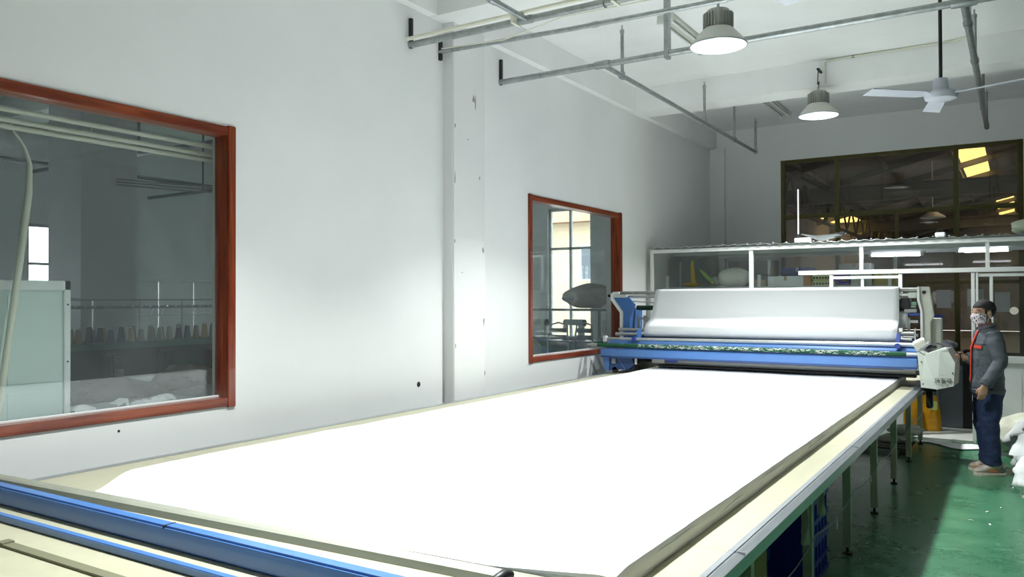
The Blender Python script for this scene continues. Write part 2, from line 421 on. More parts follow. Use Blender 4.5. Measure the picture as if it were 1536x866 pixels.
# ================================================================== HALL BEHIND THE BACK WINDOW
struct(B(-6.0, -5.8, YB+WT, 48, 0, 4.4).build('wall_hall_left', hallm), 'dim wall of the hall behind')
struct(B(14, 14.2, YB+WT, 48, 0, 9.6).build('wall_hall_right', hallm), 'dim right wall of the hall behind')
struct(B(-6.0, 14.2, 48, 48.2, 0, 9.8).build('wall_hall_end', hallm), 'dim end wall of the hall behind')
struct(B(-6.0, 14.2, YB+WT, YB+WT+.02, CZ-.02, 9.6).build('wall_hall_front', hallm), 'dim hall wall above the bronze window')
def rz_(x): return 5.6+.25*(x+1)
SKY = [(-1.32, -.70, 23.0, 33.0), (-.72, -.1, 38.0, 47.0), (-5.7, -4.9, 28.5, 36.5), (1.6, 2.8, 24.0, 40.0), (4.5, 6.0, 16.0, 44.0), (8.5, 10.0, 16.0, 44.0)]  # last three are out of view, added to brighten the hall
roofm = M('corrugated_roof_steel', (.30, .28, .255), .6, .2, var=.2)
skym = translucent_mat('yellowed_skylight_sheet', (.80, .56, .17))
skyfill = translucent_mat('added_fill_skylight', (.80, .80, .76))  # neutral sheet for the unseen added skylights only
def corr(x0, x1, y0, y1, z, pitch=.25, amp=.025):
    n = max(2, int((x1-x0)/pitch*4)); mb = MB()
    mb.grid(lambda u, v: (x0+(x1-x0)*u, y0+(y1-y0)*v, z+amp*math.sin(2*PI*(x0+(x1-x0)*u)/pitch)), n, 1)
    return mb
def slopecorr(x0, x1, y0, y1, dz=0, pitch=.3, amp=.03):
    n = max(2, int((y1-y0)/pitch*6)); mb = MB()
    mb.grid(lambda u, v: (x0+(x1-x0)*u, y0+(y1-y0)*v, rz_(x0+(x1-x0)*u)+dz+amp*math.sin(2*PI*(y0+(y1-y0)*v)/pitch)), 1, n)
    return mb
cols_ = sorted(set([-6.0, 14.2]+[q[0] for q in SKY]+[q[1] for q in SKY]))
roof = sthing('roof_hall', (4, 30, 5), 'dark corrugated steel roof of the hall behind')
for i in range(len(cols_)-1):
    a, b = cols_[i], cols_[i+1]; holes = sorted([(q[2], q[3]) for q in SKY if q[0] <= a+1e-6 and q[1] >= b-1e-6])
    y = YB+WT
    for (h0, h1) in holes:
        slopecorr(a, b, y, h0).build('roof_sheet', roofm, roof, smooth=60); y = h1
    slopecorr(a, b, y, 48).build('roof_sheet', roofm, roof, smooth=60)
for q in SKY:
    slopecorr(q[0]-.03, q[1]+.03, q[2]-.1, q[3]+.1, .03).build('skylight_or_fill_sheet', skym if q[0] < 1 else skyfill, roof, smooth=60, label='translucent roof sheet, a yellowed skylight where seen, added fill where unseen')
stl = M('hall_steel', (.16, .155, .14), .6, .2)
def slopebar(y, w, h, d, nm, par):
    mb = MB(); xs_ = (-5.9, 14.1)
    vv = [(x, yy_, rz_(x)-d-hh) for x in xs_ for (yy_, hh) in ((y-w, 0), (y+w, 0), (y+w, h), (y-w, h))]
    return mb.add(vv, [(0, 1, 2, 3), (4, 5, 6, 7), (0, 1, 5, 4), (1, 2, 6, 5), (2, 3, 7, 6), (3, 0, 4, 7)]).build(nm, stl, par)
pur = slopebar(16, .05, .16, .04, 'rafter', roof)
for k in range(1, 10): piece(roof, 'rafter', pur, (0, k*3.2, 0))
for k in range(14):
    x = -5.6+k*1.4; B(x-.03, x+.03, YB+WT+.05, 47.9, rz_(x)-.15, rz_(x)-.05).build('purlin', stl, roof)
tr = thing('roof_truss', 'dark steel lattice truss under the hall roof', 'truss', (-4.4, 24, 3.7))
MB().tube([(-4.4, 15, 4.55), (-4.4, 47, 4.55)], .05, 6).build('top_chord', stl, tr)
MB().tube([(-4.4, 15, 3.75), (-4.4, 47, 3.75)], .05, 6).build('bottom_chord', stl, tr)
for k in range(20):
    y = 15+k*1.6
    MB().tube([(-4.4, y, 3.75), (-4.4, y+.8, 4.55)], .03, 5).build('web_bar', stl, tr); MB().tube([(-4.4, y+.8, 4.55), (-4.4, y+1.6, 3.75)], .03, 5).build('web_bar', stl, tr)
for (yy_, lab) in ((21.0, 'nearer'), (31.0, 'farther')):
    t2 = thing('roof_girder', '%s steel roof girder crossing the dark hall' % lab, 'girder', (4, yy_, 4.4))
    for (a, b, w2) in ((4.42, 4.45, .1), (4.08, 4.11, .1), (4.11, 4.42, .015)): B(-5.8, 14, yy_-w2, yy_+w2, a, b).build('flange' if w2 > .05 else 'web', stl, t2)
hl = thing('pendant_lamp', 'distant hanging lamp seen through the bronze window', 'lamp', (-1.9, 24, 3.9))
MB().tube([(-1.9, 24, 4.05), (-1.9, 24, rz_(-1.9))], .012, 5).build('cord', white, hl)
MB().lathe([(.04, .22), (.06, .18), (.30, .03), (.31, 0)], (-1.9, 24, 3.85), 20).build('shade', white, hl, smooth=40, solid=.01)

# neighbour building outside the side room
nb = thing('building', 'tan neighbouring building with tiled roof seen through the window by the machine', 'building', (-17, 37, -.1))
tan_ = M('tan_render', (.62, .50, .34), .9, var=.1, vs_=.4)
B(-30, -9, 36, 44, -.1, 5.6).build('wall', tan_, nb)
MB().prism([(35.3, 5.55), (44.7, 5.55), (40, 7.6)], 'x', -30.5, -8.5).build('roof', M('roof_tiles', (.42, .25, .16), .9, var=.3, vs_=2), nb)
for k in range(6):
    f = B(-28.5+k*3.3, -26.9+k*3.3, 35.95, 36.02, 2.6, 4.4).build('window', M('building_window_frame', (.7, .7, .7), .6), nb)
    B(-28.4+k*3.3, -27.0+k*3.3, 35.93, 35.96, 2.7, 4.3).build('pane', M('building_window_pane', (.10, .12, .14), .1), f)

# ================================================================== CEILING LAMPS
reflm = M('lamp_reflector', (.86, .88, .90), .22, .6)
lampm = M('lamp_housing', (.60, .61, .55), .5)
finm = M('lamp_heatsink', (.36, .37, .34), .45, .3)
ledm = M('lamp_led', (1, 1, 1), .5, emit=(.93, 1, 1), es=30)
def high_bay(x, y, z, ztop, label, power=1.0, group='high bay lamps over the spreading table'):
    t = thing('high_bay_lamp', label, 'lamp', (x, y, z), group)
    P_ = [(.232, 0), (.238, .004), (.225, .02), (.165, .095), (.125, .135), (.118, .142), (.0, .142)]
    MB().lathe([(.118, .138), (.160, .093), (.219, .020), (.229, .002)], (x, y, z), 36).build('reflector', reflm, t, smooth=50)
    MB().lathe(P_, (x, y, z), 36).build('shade', lampm, t, smooth=50)
    MB().tube([(x+.233*math.cos(a*PI/18), y+.233*math.sin(a*PI/18), z+.001) for a in range(37)], .006, 6, False).build('rim', greyp, t, smooth=60)
    MB().lathe([(0, .130), (.106, .130), (.106, .134), (0, .134)], (x, y, z), 24).build('led_disc', ledm, t)
    MB().lathe([(.05, .14), (.105, .14), (.105, .275), (.09, .30), (0, .30)], (x, y, z), 24).build('heatsink_core', finm, t, smooth=40)
    fin = None
    for k in range(26):
        a = 2*PI*k/26
        f = MB().obox((x, y, z), (.028, .006, .12))
        if fin is None:
            fin = f.build('fin', finm, t); fin.location = (.112, 0, .21)
        else:
            c = fin.copy(); col.objects.link(c); c.parent = t; c.location = (.112*math.cos(a), .112*math.sin(a), .21); c.rotation_euler = (0, 0, a)
    MB().tube([(x, y, z+.30), (x, y, z+.36)], .012, 6).build('hook', galv, t)
    MB().tube([(x, y, z+.34), (x+.01, y, z+.42), (x-.008, y, (z+ztop)/2+.1), (x, y, ztop)], .006, 6).build('cord', black, t)
    ld = bpy.data.lights.new('lamp_light', 'AREA'); ld.shape = 'DISK'; ld.size = .2; ld.spread = math.radians(113); ld.energy = LAMP_W*power; ld.color = LAMP_COL
    lo = bpy.data.objects.new('lamp_light', ld); col.objects.link(lo); lo.parent = t; lo.location = (0, 0, .124)
    return t
high_bay(-2.12, 6.65, 3.875, CZ, 'bright silver high bay lamp hanging before the upper pipe, nearest the camera')
_l2 = high_bay(-2.06, 10.38, 3.99, 4.56, 'smaller looking high bay lamp hanging in front of the rear ceiling beam', .8)
B(-2.075, -2.045, 10.36, 10.565, 4.555, 4.575).build('beam_bracket', darkmetal, _l2)
high_bay(-2.12, 2.75, 3.875, CZ, 'high bay lamp over the near end of the spreading table')

def fluo(x, y0, y1, z, label, n=2):
    t = thing('fluorescent_fixture', label, 'light fixture', (x, (y0+y1)/2, z), 'unlit fluorescent fixtures on the ceiling')
    B(x-.09, x+.09, y0, y1, z-.04, z).build('housing', lampm, t, bevel=.005)
    for dx in (-.055, .055):
        MB().tube([(x+dx, y0+.03, z-.07), (x+dx, y1-.03, z-.07)], .014, 8).build('tube', white, t, smooth=50)
    for y in (y0, y1-.02): B(x-.09, x+.09, y, y+.02, z-.09, z-.04).build('end_cap', offwhite, t)
    return t
fluo(-3.10, 7.95, 9.25, CZ, 'unlit twin tube fixture on the ceiling near the upright sprinkler pipe')
fluo(-3.13, 11.95, 13.25, CZ, 'unlit twin tube fixture on the dark ceiling behind the rear beam')

# ---- ceiling fans
fanm = M('fan_enamel', (.62, .64, .72), .35)
def fan(x, y, z, rot, label):
    t = thing('ceiling_fan', label, 'fan', (x, y, z), 'ceiling fans')
    MB().tube([(x, y, z+.12), (x, y, CZ)], .014, 8).build('rod', darkmetal, t)
    MB().lathe([(0, CZ-.002-z), (.06, CZ-.002-z), (.06, CZ-.05-z), (.02, CZ-.1-z)], (x, y, z), 16).build('ceiling_cup', fanm, t, smooth=40)
    MB().lathe([(.022, .14), (.05, .135), (.062, .04), (.062, .03)], (x, y, z), 20).build('canopy', fanm, t, smooth=40)
    MB().lathe([(.05, .04), (.115, .025), (.125, 0), (.115, -.03), (.06, -.045), (0, -.05)], (x, y, z), 28).build('motor', fanm, t, smooth=50)
    for k in range(3):
        a = rot+k*2*PI/3; R = Matrix.Rotation(a, 3, 'Z'); c = Vector((x, y, z))
        def fn(u, v):
            r = .11+.53*u; wd = (.055+.012*u) if u > .08 else .03+.3*u
            return c + R @ Vector((r, (v-.5)*2*wd, .004+.018*(v-.5)*(1 if u > .05 else .3)*1.2))
        MB().grid(fn, 8, 3).build('blade', fanm, t, solid=.006)
        MB().obox(c+R @ Vector((.13, 0, .012)), (.10, .03, .008), (0, 0, a)).build('blade_iron', fanm, t)
    return t
fan(-.515, 7.36, 3.385, math.radians(-139), 'white three-blade ceiling fan in front of the bronze window')
fan(-.50, 4.25, 3.37, math.radians(158), 'white ceiling fan mostly above the top edge of the picture')

# ================================================================== PIPES
def bracket(t, x, y, z, h=.24):
    B(x, x+.03, y-.015, y+.015, z-.03, z+h).build('wall_bracket', darkmetal, t)
def collar(t, p, d, r=.036, l=.06):
    p = Vector(p); d = Vector(d)
    MB().tube([p-d*l, p-d*l*.7, p+d*l*.7, p+d*l], [r*.93, r, r, r*.93], 12).build('coupling', galv, t, smooth=50)
PZ = 4.05
def riser(t, x, y, z0, z1):
    MB().tube([(x, y, z0), (x, y, z1)], .019, 8).build('riser', galv, t, smooth=50)
    MB().tube([(x, y, z1-.03), (x, y, z1), (x, y, z1+.012), (x, y, z1+.05)], [.024, .024, .008, .008], 8).build('sprinkler_head', galv, t)
    collar(t, (x, y, z0), (0, 0, 1), .03, .035)
def hanger(t, x, y, z0):
    MB().tube([(x, y, z0-.03), (x, y, CZ)], .009, 6).build('hanger_rod', galv, t); 
    MB().tube([(x+.0, y+.038*math.cos(a*PI/8), z0+.038*math.sin(a*PI/8)) for a in range(17)], .005, 5, False).build('hanger_ring', galv, t)
# cross pipe nearest the camera
t = thing('sprinkler_pipe', 'steel cross pipe nearest the camera, with a white conduit along it', 'pipe', (-2, 5.66, PZ), 'sprinkler pipes under the ceiling')
MB().tube([(WX, 5.66, PZ), (XR, 5.66, PZ)], .03, 12).build('pipe', galv, t, smooth=50); bracket(t, WX, 5.66, PZ); 
for x in (-3.41, -1.6, .6): collar(t, (x, 5.66, PZ), (1, 0, 0))
for x in (-2.7, .2): hanger(t, x, 5.66, PZ)
t = thing('pvc_conduit', 'ivory plastic conduit strapped along the nearest cross pipe', 'conduit', (-2, 5.60, PZ))
MB().tube([(WX+.02, 5.595, PZ+.035), (-3.6, 5.595, PZ+.04), (-2.0, 5.595, PZ+.045), (XR, 5.595, PZ+.04)], .018, 8).build('pipe', whitepipe, t, smooth=50)
for x in (-3.5, -2.6, -1.6): B(x-.012, x+.012, 5.57, 5.70, PZ-.035, PZ+.06).build('strap', whitepipe, t)
# second cross pipe
t = thing('sprinkler_pipe', 'thin steel pipe between the two thicker cross pipes, starting at the pillar', 'pipe', (-2, 6.08, PZ), 'sprinkler pipes under the ceiling')
MB().tube([(WX, 6.10, PZ+.05), (-3.2, 6.10, PZ+.015), (-2, 6.10, PZ), (XR, 6.10, PZ)], .021, 10).build('pipe', galv, t, smooth=50); bracket(t, WX, 6.10, PZ, .16)
for x in (-3.0, -1.9): collar(t, (x, 6.10, PZ+(.012 if x < -2.5 else 0)), (1, 0, 0), .026, .03)
MB().tube([(WX+.05, 6.07, PZ+.07), (-3.9, 6.07, PZ+.03), (-3.3, 6.06, PZ+.12), (-2.2, 6.06, PZ+.1), (-1, 6.06, PZ+.07)], .006, 6).build('cable', whitepipe, t)
# third cross pipe
t = thing('sprinkler_pipe', 'steel cross pipe behind the bright lamp, carrying two branch pipes', 'pipe', (-2, 7.16, PZ), 'sprinkler pipes under the ceiling')
MB().tube([(WX, 7.16, PZ), (XR, 7.16, PZ)], .03, 12).build('pipe', galv, t, smooth=50); bracket(t, WX, 7.16, PZ)
collar(t, (-3.44, 7.16, PZ), (1, 0, 0), .04, .08); collar(t, (-.335, 7.16, PZ), (1, 0, 0), .042, .09)
hanger(t, -2.77, 7.16, PZ); B(-2.79, -2.75, 7.12, 7.20, PZ-.05, CZ).build('hanger_channel', galv, t); hanger(t, 1.2, 7.16, PZ)
# branch pipe above the left part of the table
t = thing('sprinkler_pipe', 'long branch pipe running to the back above the left side of the table', 'pipe', (-3.44, 10, PZ), 'sprinkler pipes under the ceiling')
MB().tube([(-3.44, 7.16, PZ), (-3.44, 9.5, PZ-.01), (-3.44, 12.55, PZ-.03), (-3.44, 12.60, PZ-.02), (-3.44, 12.61, PZ+.02)], .024, 10).build('pipe', galv, t, smooth=50)
for y in (7.62, 10.2): riser(t, -3.44, y, PZ, 4.52)
riser(t, -3.44, 12.61, PZ-.02, 4.50); hanger(t, -3.44, 11.5, PZ-.02)
MB().tube([(-3.44, 11.5, PZ), (-3.44, 11.5, CZ)], .017, 8).build('hanger_pipe', galv, t)
for y in (7.62, 10.2, 11.5): collar(t, (-3.44, y, PZ-.01), (0, 1, 0), .031, .045)
t = thing('sprinkler_pipe', 'short branch pipe coming from the top edge to the nearest cross pipe', 'pipe', (-3.41, 4, PZ), 'sprinkler pipes under the ceiling')
MB().tube([(-3.41, 1.8, PZ+.01), (-3.41, 5.66, PZ)], .024, 10).build('pipe', galv, t, smooth=50); collar(t, (-3.41, 5.15, PZ), (0, 1, 0), .03, .05); hanger(t, -3.41, 3, PZ)
# branch pipe on the right
t = thing('sprinkler_pipe', 'branch pipe at the right above the ceiling fan, running to the back', 'pipe', (-.335, 10, PZ), 'sprinkler pipes under the ceiling')
MB().tube([(-.335, 7.16, PZ), (-.335, 12.6, PZ-.01), (-.335, 12.64, PZ)], .03, 12).build('pipe', galv, t, smooth=50)
for y in (9.0, 12.5): riser(t, -.335, y, PZ, 4.5)
hanger(t, -.335, 8.2, PZ); MB().tube([(-.335, 11.3, PZ), (-.335, 11.3, CZ)], .017, 8).build('hanger_pipe', galv, t)
for y in (7.75, 9.0, 11.3): collar(t, (-.335, y, PZ), (0, 1, 0), .038, .05)
# thin conduit on ceiling and beam feeding the rear lamp
t = thing('pvc_conduit', 'thin ivory conduit bending down the beam to the rear lamp', 'conduit', (-1.4, 10.5, 4.5))
MB().tube([(-.42, 9.2, CZ-.012), (-.40, 10.0, CZ-.012), (-.45, 10.45, CZ-.012), (-.6, 10.535, CZ-.015), (-1.99, 10.54, CZ-.02), (-2.01, 10.545, CZ-.04), (-2.01, 10.545, 4.42)], .011, 6).build('pipe', whitepipe, t, smooth=50)
B(-1.70, -1.665, 10.53, 10.555, 4.69, 4.712).build('clip', darkmetal, t)

# ================================================================== SPREADING TABLE
TY0, TY1 = -2.5, 10.9
tb = thing('spreading_table', 'very long cream topped cutting table with aluminium edge rail', 'table', (-2.58, 4.2, 0))
ny = 6; yy = [TY0, .2, 2.92, 5.35, 7.8, 9.3, TY1]
for i in range(6):
    B(TX0, TX1, yy[i]+.0012, yy[i+1]-.0012, TZ-.03, TZ).build('top_panel', cream, tb)
# rail profile along the right edge
MB().prism([(TX1, TZ+.006), (TX1+.022, TZ+.006), (TX1+.022, TZ+.001), (TX1+.030, TZ+.001), (TX1+.030, TZ+.004), (TX1+.062, TZ-.006), (TX1+.062, TZ-.035), (TX1+.056, TZ-.037), (TX1+.056, TZ-.062), (TX1, TZ-.062)], 'y', TY0, TY1).build('edge_rail', alum, tb)
MB().prism([(TX0, TZ+.004), (TX0-.05, TZ+.004), (TX0-.05, TZ-.06), (TX0, TZ-.06)], 'y', TY0, TY1).build('edge_rail', alum, tb)
for y in (.2, 2.92, 5.35, 7.8): B(TX1-.001, TX1+.0615, y-.001, y+.001, TZ-.03, TZ+.0066).build('rail_joint', greyp, tb)
# under frame
for x in (-1.0, -2.6, -4.15): B(x-.02, x+.02, TY0, TY1, TZ-.09, TZ-.03).build('frame_beam', legpaint, tb)
legys = [-1.25, -.05, 1.15, 2.3, 3.48, 4.67, 5.87, 7.08, 8.30, 9.5, 10.7]
for x in (-1.0, -2.6, -4.15):
    for y in legys:
        lg = B(x-.025, x+.025, y-.025, y+.025, .05, TZ-.09).build('leg', legpaint, tb)
        MB().tube([(x, y, 0), (x, y, .012), (x, y, .012), (x, y, .06)], [.03, .03, .01, .01], 10).build('foot', darkmetal, lg)
for y in legys:
    B(-4.15, -1.0, y-.015, y+.015, TZ-.085, TZ-.045).build('cross_bar', legpaint, tb)
    if y > 0: MB().tube([(-.985, y+.03, .62), (-.94, y+.12, .68), (-.9, y+.30, .745)], .009, 6).build('brace', legpaint, tb)
t = thing('cord', 'thin cord strung along the table legs under the rail', 'cord', (-.95, 5, .4))
pts = []
for i in range(len(legys)-1):
    for k in range(5):
        u = k/5; y = legys[i]+(legys[i+1]-legys[i])*u; pts.append((-.955, y, .44-.05*math.sin(PI*u)))
MB().tube(pts, .0035, 5).build('cord_line', greyp, t)
for (y, l) in ((5.25, .07), (6.6, .05)): MB().tube([(-.955, y, .40), (-.955, y, .40-l)], [.006, .009], 6).build('cord_end', white, t)

# end clamp bars lying across the table near the camera
bx0, bx1 = -4.6, -.2
t = thing('clamp_bar', 'grey angle bar across the table against the near end of the white cloth', 'bar', (-2.5, 2.15, TZ))
MB().add([(x, y+(x+4.5)*.045-.06, z) for x in (-4.6, -1.2) for (y, z) in ((2.107, TZ+.001), (2.175, TZ+.001), (2.175, TZ+.031), (2.132, TZ+.033), (2.112, TZ+.028))], [(0,1,2,3,4), (5,6,7,8,9)]+[(i, (i+1) % 5, 5+(i+1) % 5, 5+i) for i in range(5)]).build('bar', M('dull_grey_bar', (.37, .38, .31), .45, .3, var=.1), t)
t = thing('clamp_bar', 'thick blue square bar across the table at the lower left', 'bar', (-2.5, 1.88, TZ))
B(bx0, -1.0, 1.855, 1.912, TZ+.001, TZ+.085).build('bar', blue, t, bevel=.008)
B(-2.712, -2.704, 1.8535, 1.905, TZ+.074, TZ+.0862).build('weld_seam', darkmetal, t)
t = thing('clamp_bar', 'thin blue flat bar across the table in front of the thick blue bar', 'bar', (-2.5, 1.72, TZ))
B(bx0, -1.0, 1.715, 1.745, TZ+.001, TZ+.030).build('bar', blue, t, bevel=.003)
t = thing('slat_or_shade', 'olive strip painted as the shadow of a slot in the cream table at the lower left corner', 'strip', (-2.4, 1.55, TZ))
B(-3.25, -1.6, 1.545, 1.585, TZ+.001, TZ+.010).build('strip', M('olive_slot_shade', (.17, .17, .105), .6), t)  # dark strip, its colour stands for the shadow in a table slot
B(-3.28, -3.235, 1.543, 1.587, TZ+.001, TZ+.016).build('end_block', M('olive_block', (.16, .16, .10), .6), t)
t = thing('toggle_clamp', 'dark rounded clamp lever tip at the bottom edge of the table', 'clamp', (-1.32, 2.05, TZ))
MB().tube([(-1.36, 1.93, TZ+.01), (-1.345, 1.97, TZ+.05), (-1.33, 2.02, TZ+.085), (-1.318, 2.05, TZ+.095), (-1.31, 2.075, TZ+.09)], [.012, .014, .017, .019, .012], 10).build('lever', black, t, smooth=60)

# ---- stack of white cloth
FY0, FY1 = 2.20, 9.95; FXL, FXR = -3.78, -1.065
st = thing('cloth_stack', 'wide flat stack of white cloth spread along the cream table', 'fabric', (-2.4, 6, TZ))
def n1(t, s): return math.sin(t*3.1+s*1.7)*.5+math.sin(t*7.3+s*2.9)*.3+math.sin(t*17.7+s*5.1)*.2
NL = 5; LH = .075/NL
for k in range(NL):
    z0 = TZ+.002+k*LH; top = (k == NL-1); fat = .0016*k-.003
    mb = MB(); NU, NV = (46, 160) if top else (8, 160)
    def ex(v, side, k=k, fat=fat):
        y = FY0+(FY1-FY0)*v
        if side > 0:
            x = FXR+fat+.0022*n1(y*1.2, k*3)+.001*n1(y*4.1, k+9)+(.004*n1(y*.7, 1) if k == 2 else 0)
            x -= .0*y
        else:
            x = FXL-.012*n1(y*1.3, k+4)+(-.22*max(0, (2.75-y)/.55)**1.5*0)
            x += .10*max(0, (2.6-y)/.4)**2
        return x
    def zt(x, y, k=k):
        if k < NL-1: return 0
        h = .0035*n1(x*1.1+y*.5, 2)+.002*n1(y*1.6-x*.4, 5)
        dd = (math.sin((y-.18*x+.12*math.sin(x*2.2))*34)*.5+math.sin((y-.2*x+.1*math.sin(x*1.3))*57)*.35)
        wgt = math.exp(-((x+2.35)/.75)**2-((y-5.9)/.75)**2)
        h += .0022*dd*wgt
        h += .0018*math.sin((x*.6-y*.9)*8)*math.exp(-((x+1.9)/.5)**2)
        edge = min(1, (FXR-x)/.05) if x > -2 else 1
        return h*max(0, edge)+(.002 if k == NL-1 else 0)-(.004*(1-max(0, edge)))
    def tap(x, v, z):
        q = min(1, max(0, v*(FY1-FY0)/(.26 if x < -3 else .26-.16*min(1, (x+3)/1.9)))); q = q*q*(3-2*q)
        return TZ+.002+(z-TZ-.002)*((.36 if x < -1.5 else .36+.5*min(1, (x+1.5)/.4))*(1-q)+q)
    def shy(x, v): return (2.122+(x+4.5)*.045)*(1-v)+FY1*v
    def ft(u, v):
        y = FY0+(FY1-FY0)*v; a, b = ex(v, -1), ex(v, 1); x = a+(b-a)*u
        return (x, shy(x, v), tap(x, v, z0+LH*.96+zt(x, y)))
    def fb(u, v):
        y = FY0+(FY1-FY0)*v; a, b = ex(v, -1)-.004, ex(v, 1)+.004; x = a+(b-a)*u
        return (x, shy(x, v), tap(x, v, z0))
    mb.grid(ft, NU, NV); o1 = len(mb.v); mb.grid(fb, NU, NV)
    W_ = NU+1
    for j in range(NV):
        for c in (0, NU): mb.f.append((j*W_+c, (j+1)*W_+c, o1+(j+1)*W_+c, o1+j*W_+c)); mb.mi.append(0)
    for i in range(NU):
        for j in (0, NV): mb.f.append((j*W_+i, j*W_+i+1, o1+j*W_+i+1, o1+j*W_+i)); mb.mi.append(0)
    mb.build('cloth_layer', cloth if top else (clothedge if k % 2 else M('white_cotton_fold', (.87, .87, .83), .95, var=.06, vs_=6, bump=.1, bs=10, spec=.05, stretch=(20, 1, 20))), st, smooth=50)

for (hz, a0, sd_) in ((.034, 2.9, 1), (.052, 2.4, 4), (.064, 4.4, 7), (.022, 5.6, 2)):
    yy0 = a0; seg_ = 0
    while yy0 < 9.0:
        L = rr(.5, 1.6); n = int(L*14)
        MB().tube([(FXR+.0035+.002*n1((yy0+L*j/n)*3, sd_)-.006*(1-math.sin(PI*j/n)), yy0+L*j/n, TZ+hz+.004*n1((yy0+L*j/n)*2.3, sd_+3)) for j in range(n+1)], [.0012+.0022*math.sin(PI*j/n) for j in range(n+1)], 6).build('loose_edge', cloth, st, smooth=60)
        yy0 += L+rr(.3, .9)
# ================================================================== SPREADING MACHINE
steel = M('polished_steel', (.62, .63, .62), .28, .7, var=.1, vs_=20)
ivory = M('ivory_enamel', (.68, .69, .60), .42, var=.04)
greenv = M('green_flocked_roller', (.008, .09, .035), .8, var=.3, vs_=20)
mc = thing('spreading_machine', 'blue and white cloth spreading machine straddling the long table', 'machine', (-2.6, 9.5, TZ))
# front beam
fbm = MB().prism([(9.05, 1.035), (9.05, 1.115), (9.075, 1.125), (9.14, 1.125), (9.14, 1.035)], 'x', -4.40, -.87).build('front_beam', blue, mc, bevel=.004)
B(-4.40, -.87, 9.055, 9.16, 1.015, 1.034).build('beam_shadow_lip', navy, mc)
MB().prism([(9.13, 1.13), (9.13, 1.15), (9.30, 1.215), (9.30, 1.13)], 'x', -4.38, -.88).build('sloping_tray', blue, mc)
gr = MB().tube([(-4.46, 9.10, 1.165), (-.97, 9.10, 1.165)], .024, 16).build('green_roller', greenv, mc, smooth=60, label='green flocked roller with white lint')
for (a, b) in ((-4.56, -4.46), (-.97, -.85)): MB().tube([(a, 9.10, 1.165), (b, 9.10, 1.165)], .019, 12).build('roller_shaft', steel, mc, smooth=60)
MB().tube([(-4.60, 9.10, 1.165), (-4.55, 9.10, 1.165)], .012, 8).build('roller_pin', steel, mc)
lint = MB()
for k in range(260):
    x = rr(-3.9, -1.15) if k > 18 else rr(-4.3, -1.1); a = rr(.2, 2.4)
    r0 = .026; p = []
    for j in range(5):
        aa = a+rr(-.5, .5); p.append((x+(j-2)*rr(.004, .014), 9.10-r0*math.sin(aa), 1.165+r0*math.cos(aa)*.9))
    lint.tube(p, rr(.0012, .0024), 3, False)
lo = lint.build('lint', M('white_lint', (.8, .82, .8), .9), gr); lo['kind'] = 'stuff'
# silver front bar and pair of short tubes
MB().tube([(-4.42, 9.24, 1.235), (-.88, 9.24, 1.255)], .022, 14).build('silver_bar', steel, mc, smooth=60)
MB().obox((-4.42, 9.24, 1.235), (.05, .07, .08)).build('bar_bracket', white, mc, bevel=.01)
for (z, y) in ((1.29, 9.42), (1.345, 9.52)):
    MB().tube([(-4.36, y, z), (-.95, y, z+.01)], .022, 12).build('guide_tube', steel, mc, smooth=60)
# lower parts in the shade
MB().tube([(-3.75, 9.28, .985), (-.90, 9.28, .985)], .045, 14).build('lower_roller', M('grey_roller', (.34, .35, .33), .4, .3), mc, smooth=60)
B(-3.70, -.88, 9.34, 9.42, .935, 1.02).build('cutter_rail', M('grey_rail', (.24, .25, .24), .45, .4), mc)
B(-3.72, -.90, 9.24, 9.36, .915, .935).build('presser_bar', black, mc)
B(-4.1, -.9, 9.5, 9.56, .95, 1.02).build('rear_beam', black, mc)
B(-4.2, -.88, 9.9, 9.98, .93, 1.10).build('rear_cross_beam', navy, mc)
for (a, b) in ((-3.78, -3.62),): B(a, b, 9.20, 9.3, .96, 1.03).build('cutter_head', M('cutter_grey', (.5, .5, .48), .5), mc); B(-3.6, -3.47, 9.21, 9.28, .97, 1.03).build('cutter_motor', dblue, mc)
# left side plate (lower) with wheels
lp = MB().prism([(-4.40, 1.04), (-4.02, 1.04), (-3.98, .93), (-4.05, .875), (-4.36, .85)], 'y', 9.12, 9.18).build('side_plate', navy, mc, bevel=.004)
MB().prism([(-4.40, 1.04), (-4.36, .85), (-4.31, .85), (-4.30, 1.04)], 'y', 9.10, 9.118).build('plate_edge', blue, lp)
B(-4.27, -4.22, 9.10, 9.119, .94, 1.0).build('inspection_plate', greyp, lp)
MB().tube([(-4.20, 9.115, 1.03), (-4.10, 9.115, .87)], .008, 6).build('strut', blue, lp)
B(-4.40, -3.98, 9.18, 10.0, .86, 1.04).build('left_carriage', navy, mc, bevel=.01)
B(-4.02, -3.96, 9.15, 9.95, .86, 1.0).build('motor_block', black, mc, bevel=.01)
for y in (9.28, 9.85):
    MB().lathe([(0, -.02), (.035, -.02), (.04, -.012), (.04, .012), (.035, .02), (0, .02)], (-4.24, y-.14 if y < 9.5 else y, .862), 16, 'y').build('wheel', rubber, mc)
for x in (-3.95,): B(x-.012, x+.012, 9.1, 9.12, .94, 1.10).build('tag_tape', white, mc)
MB().tube([(-3.97, 9.2, 1.0), (-3.93, 9.18, .95), (-3.99, 9.17, .90)], .012, 6).build('hose', black, mc)
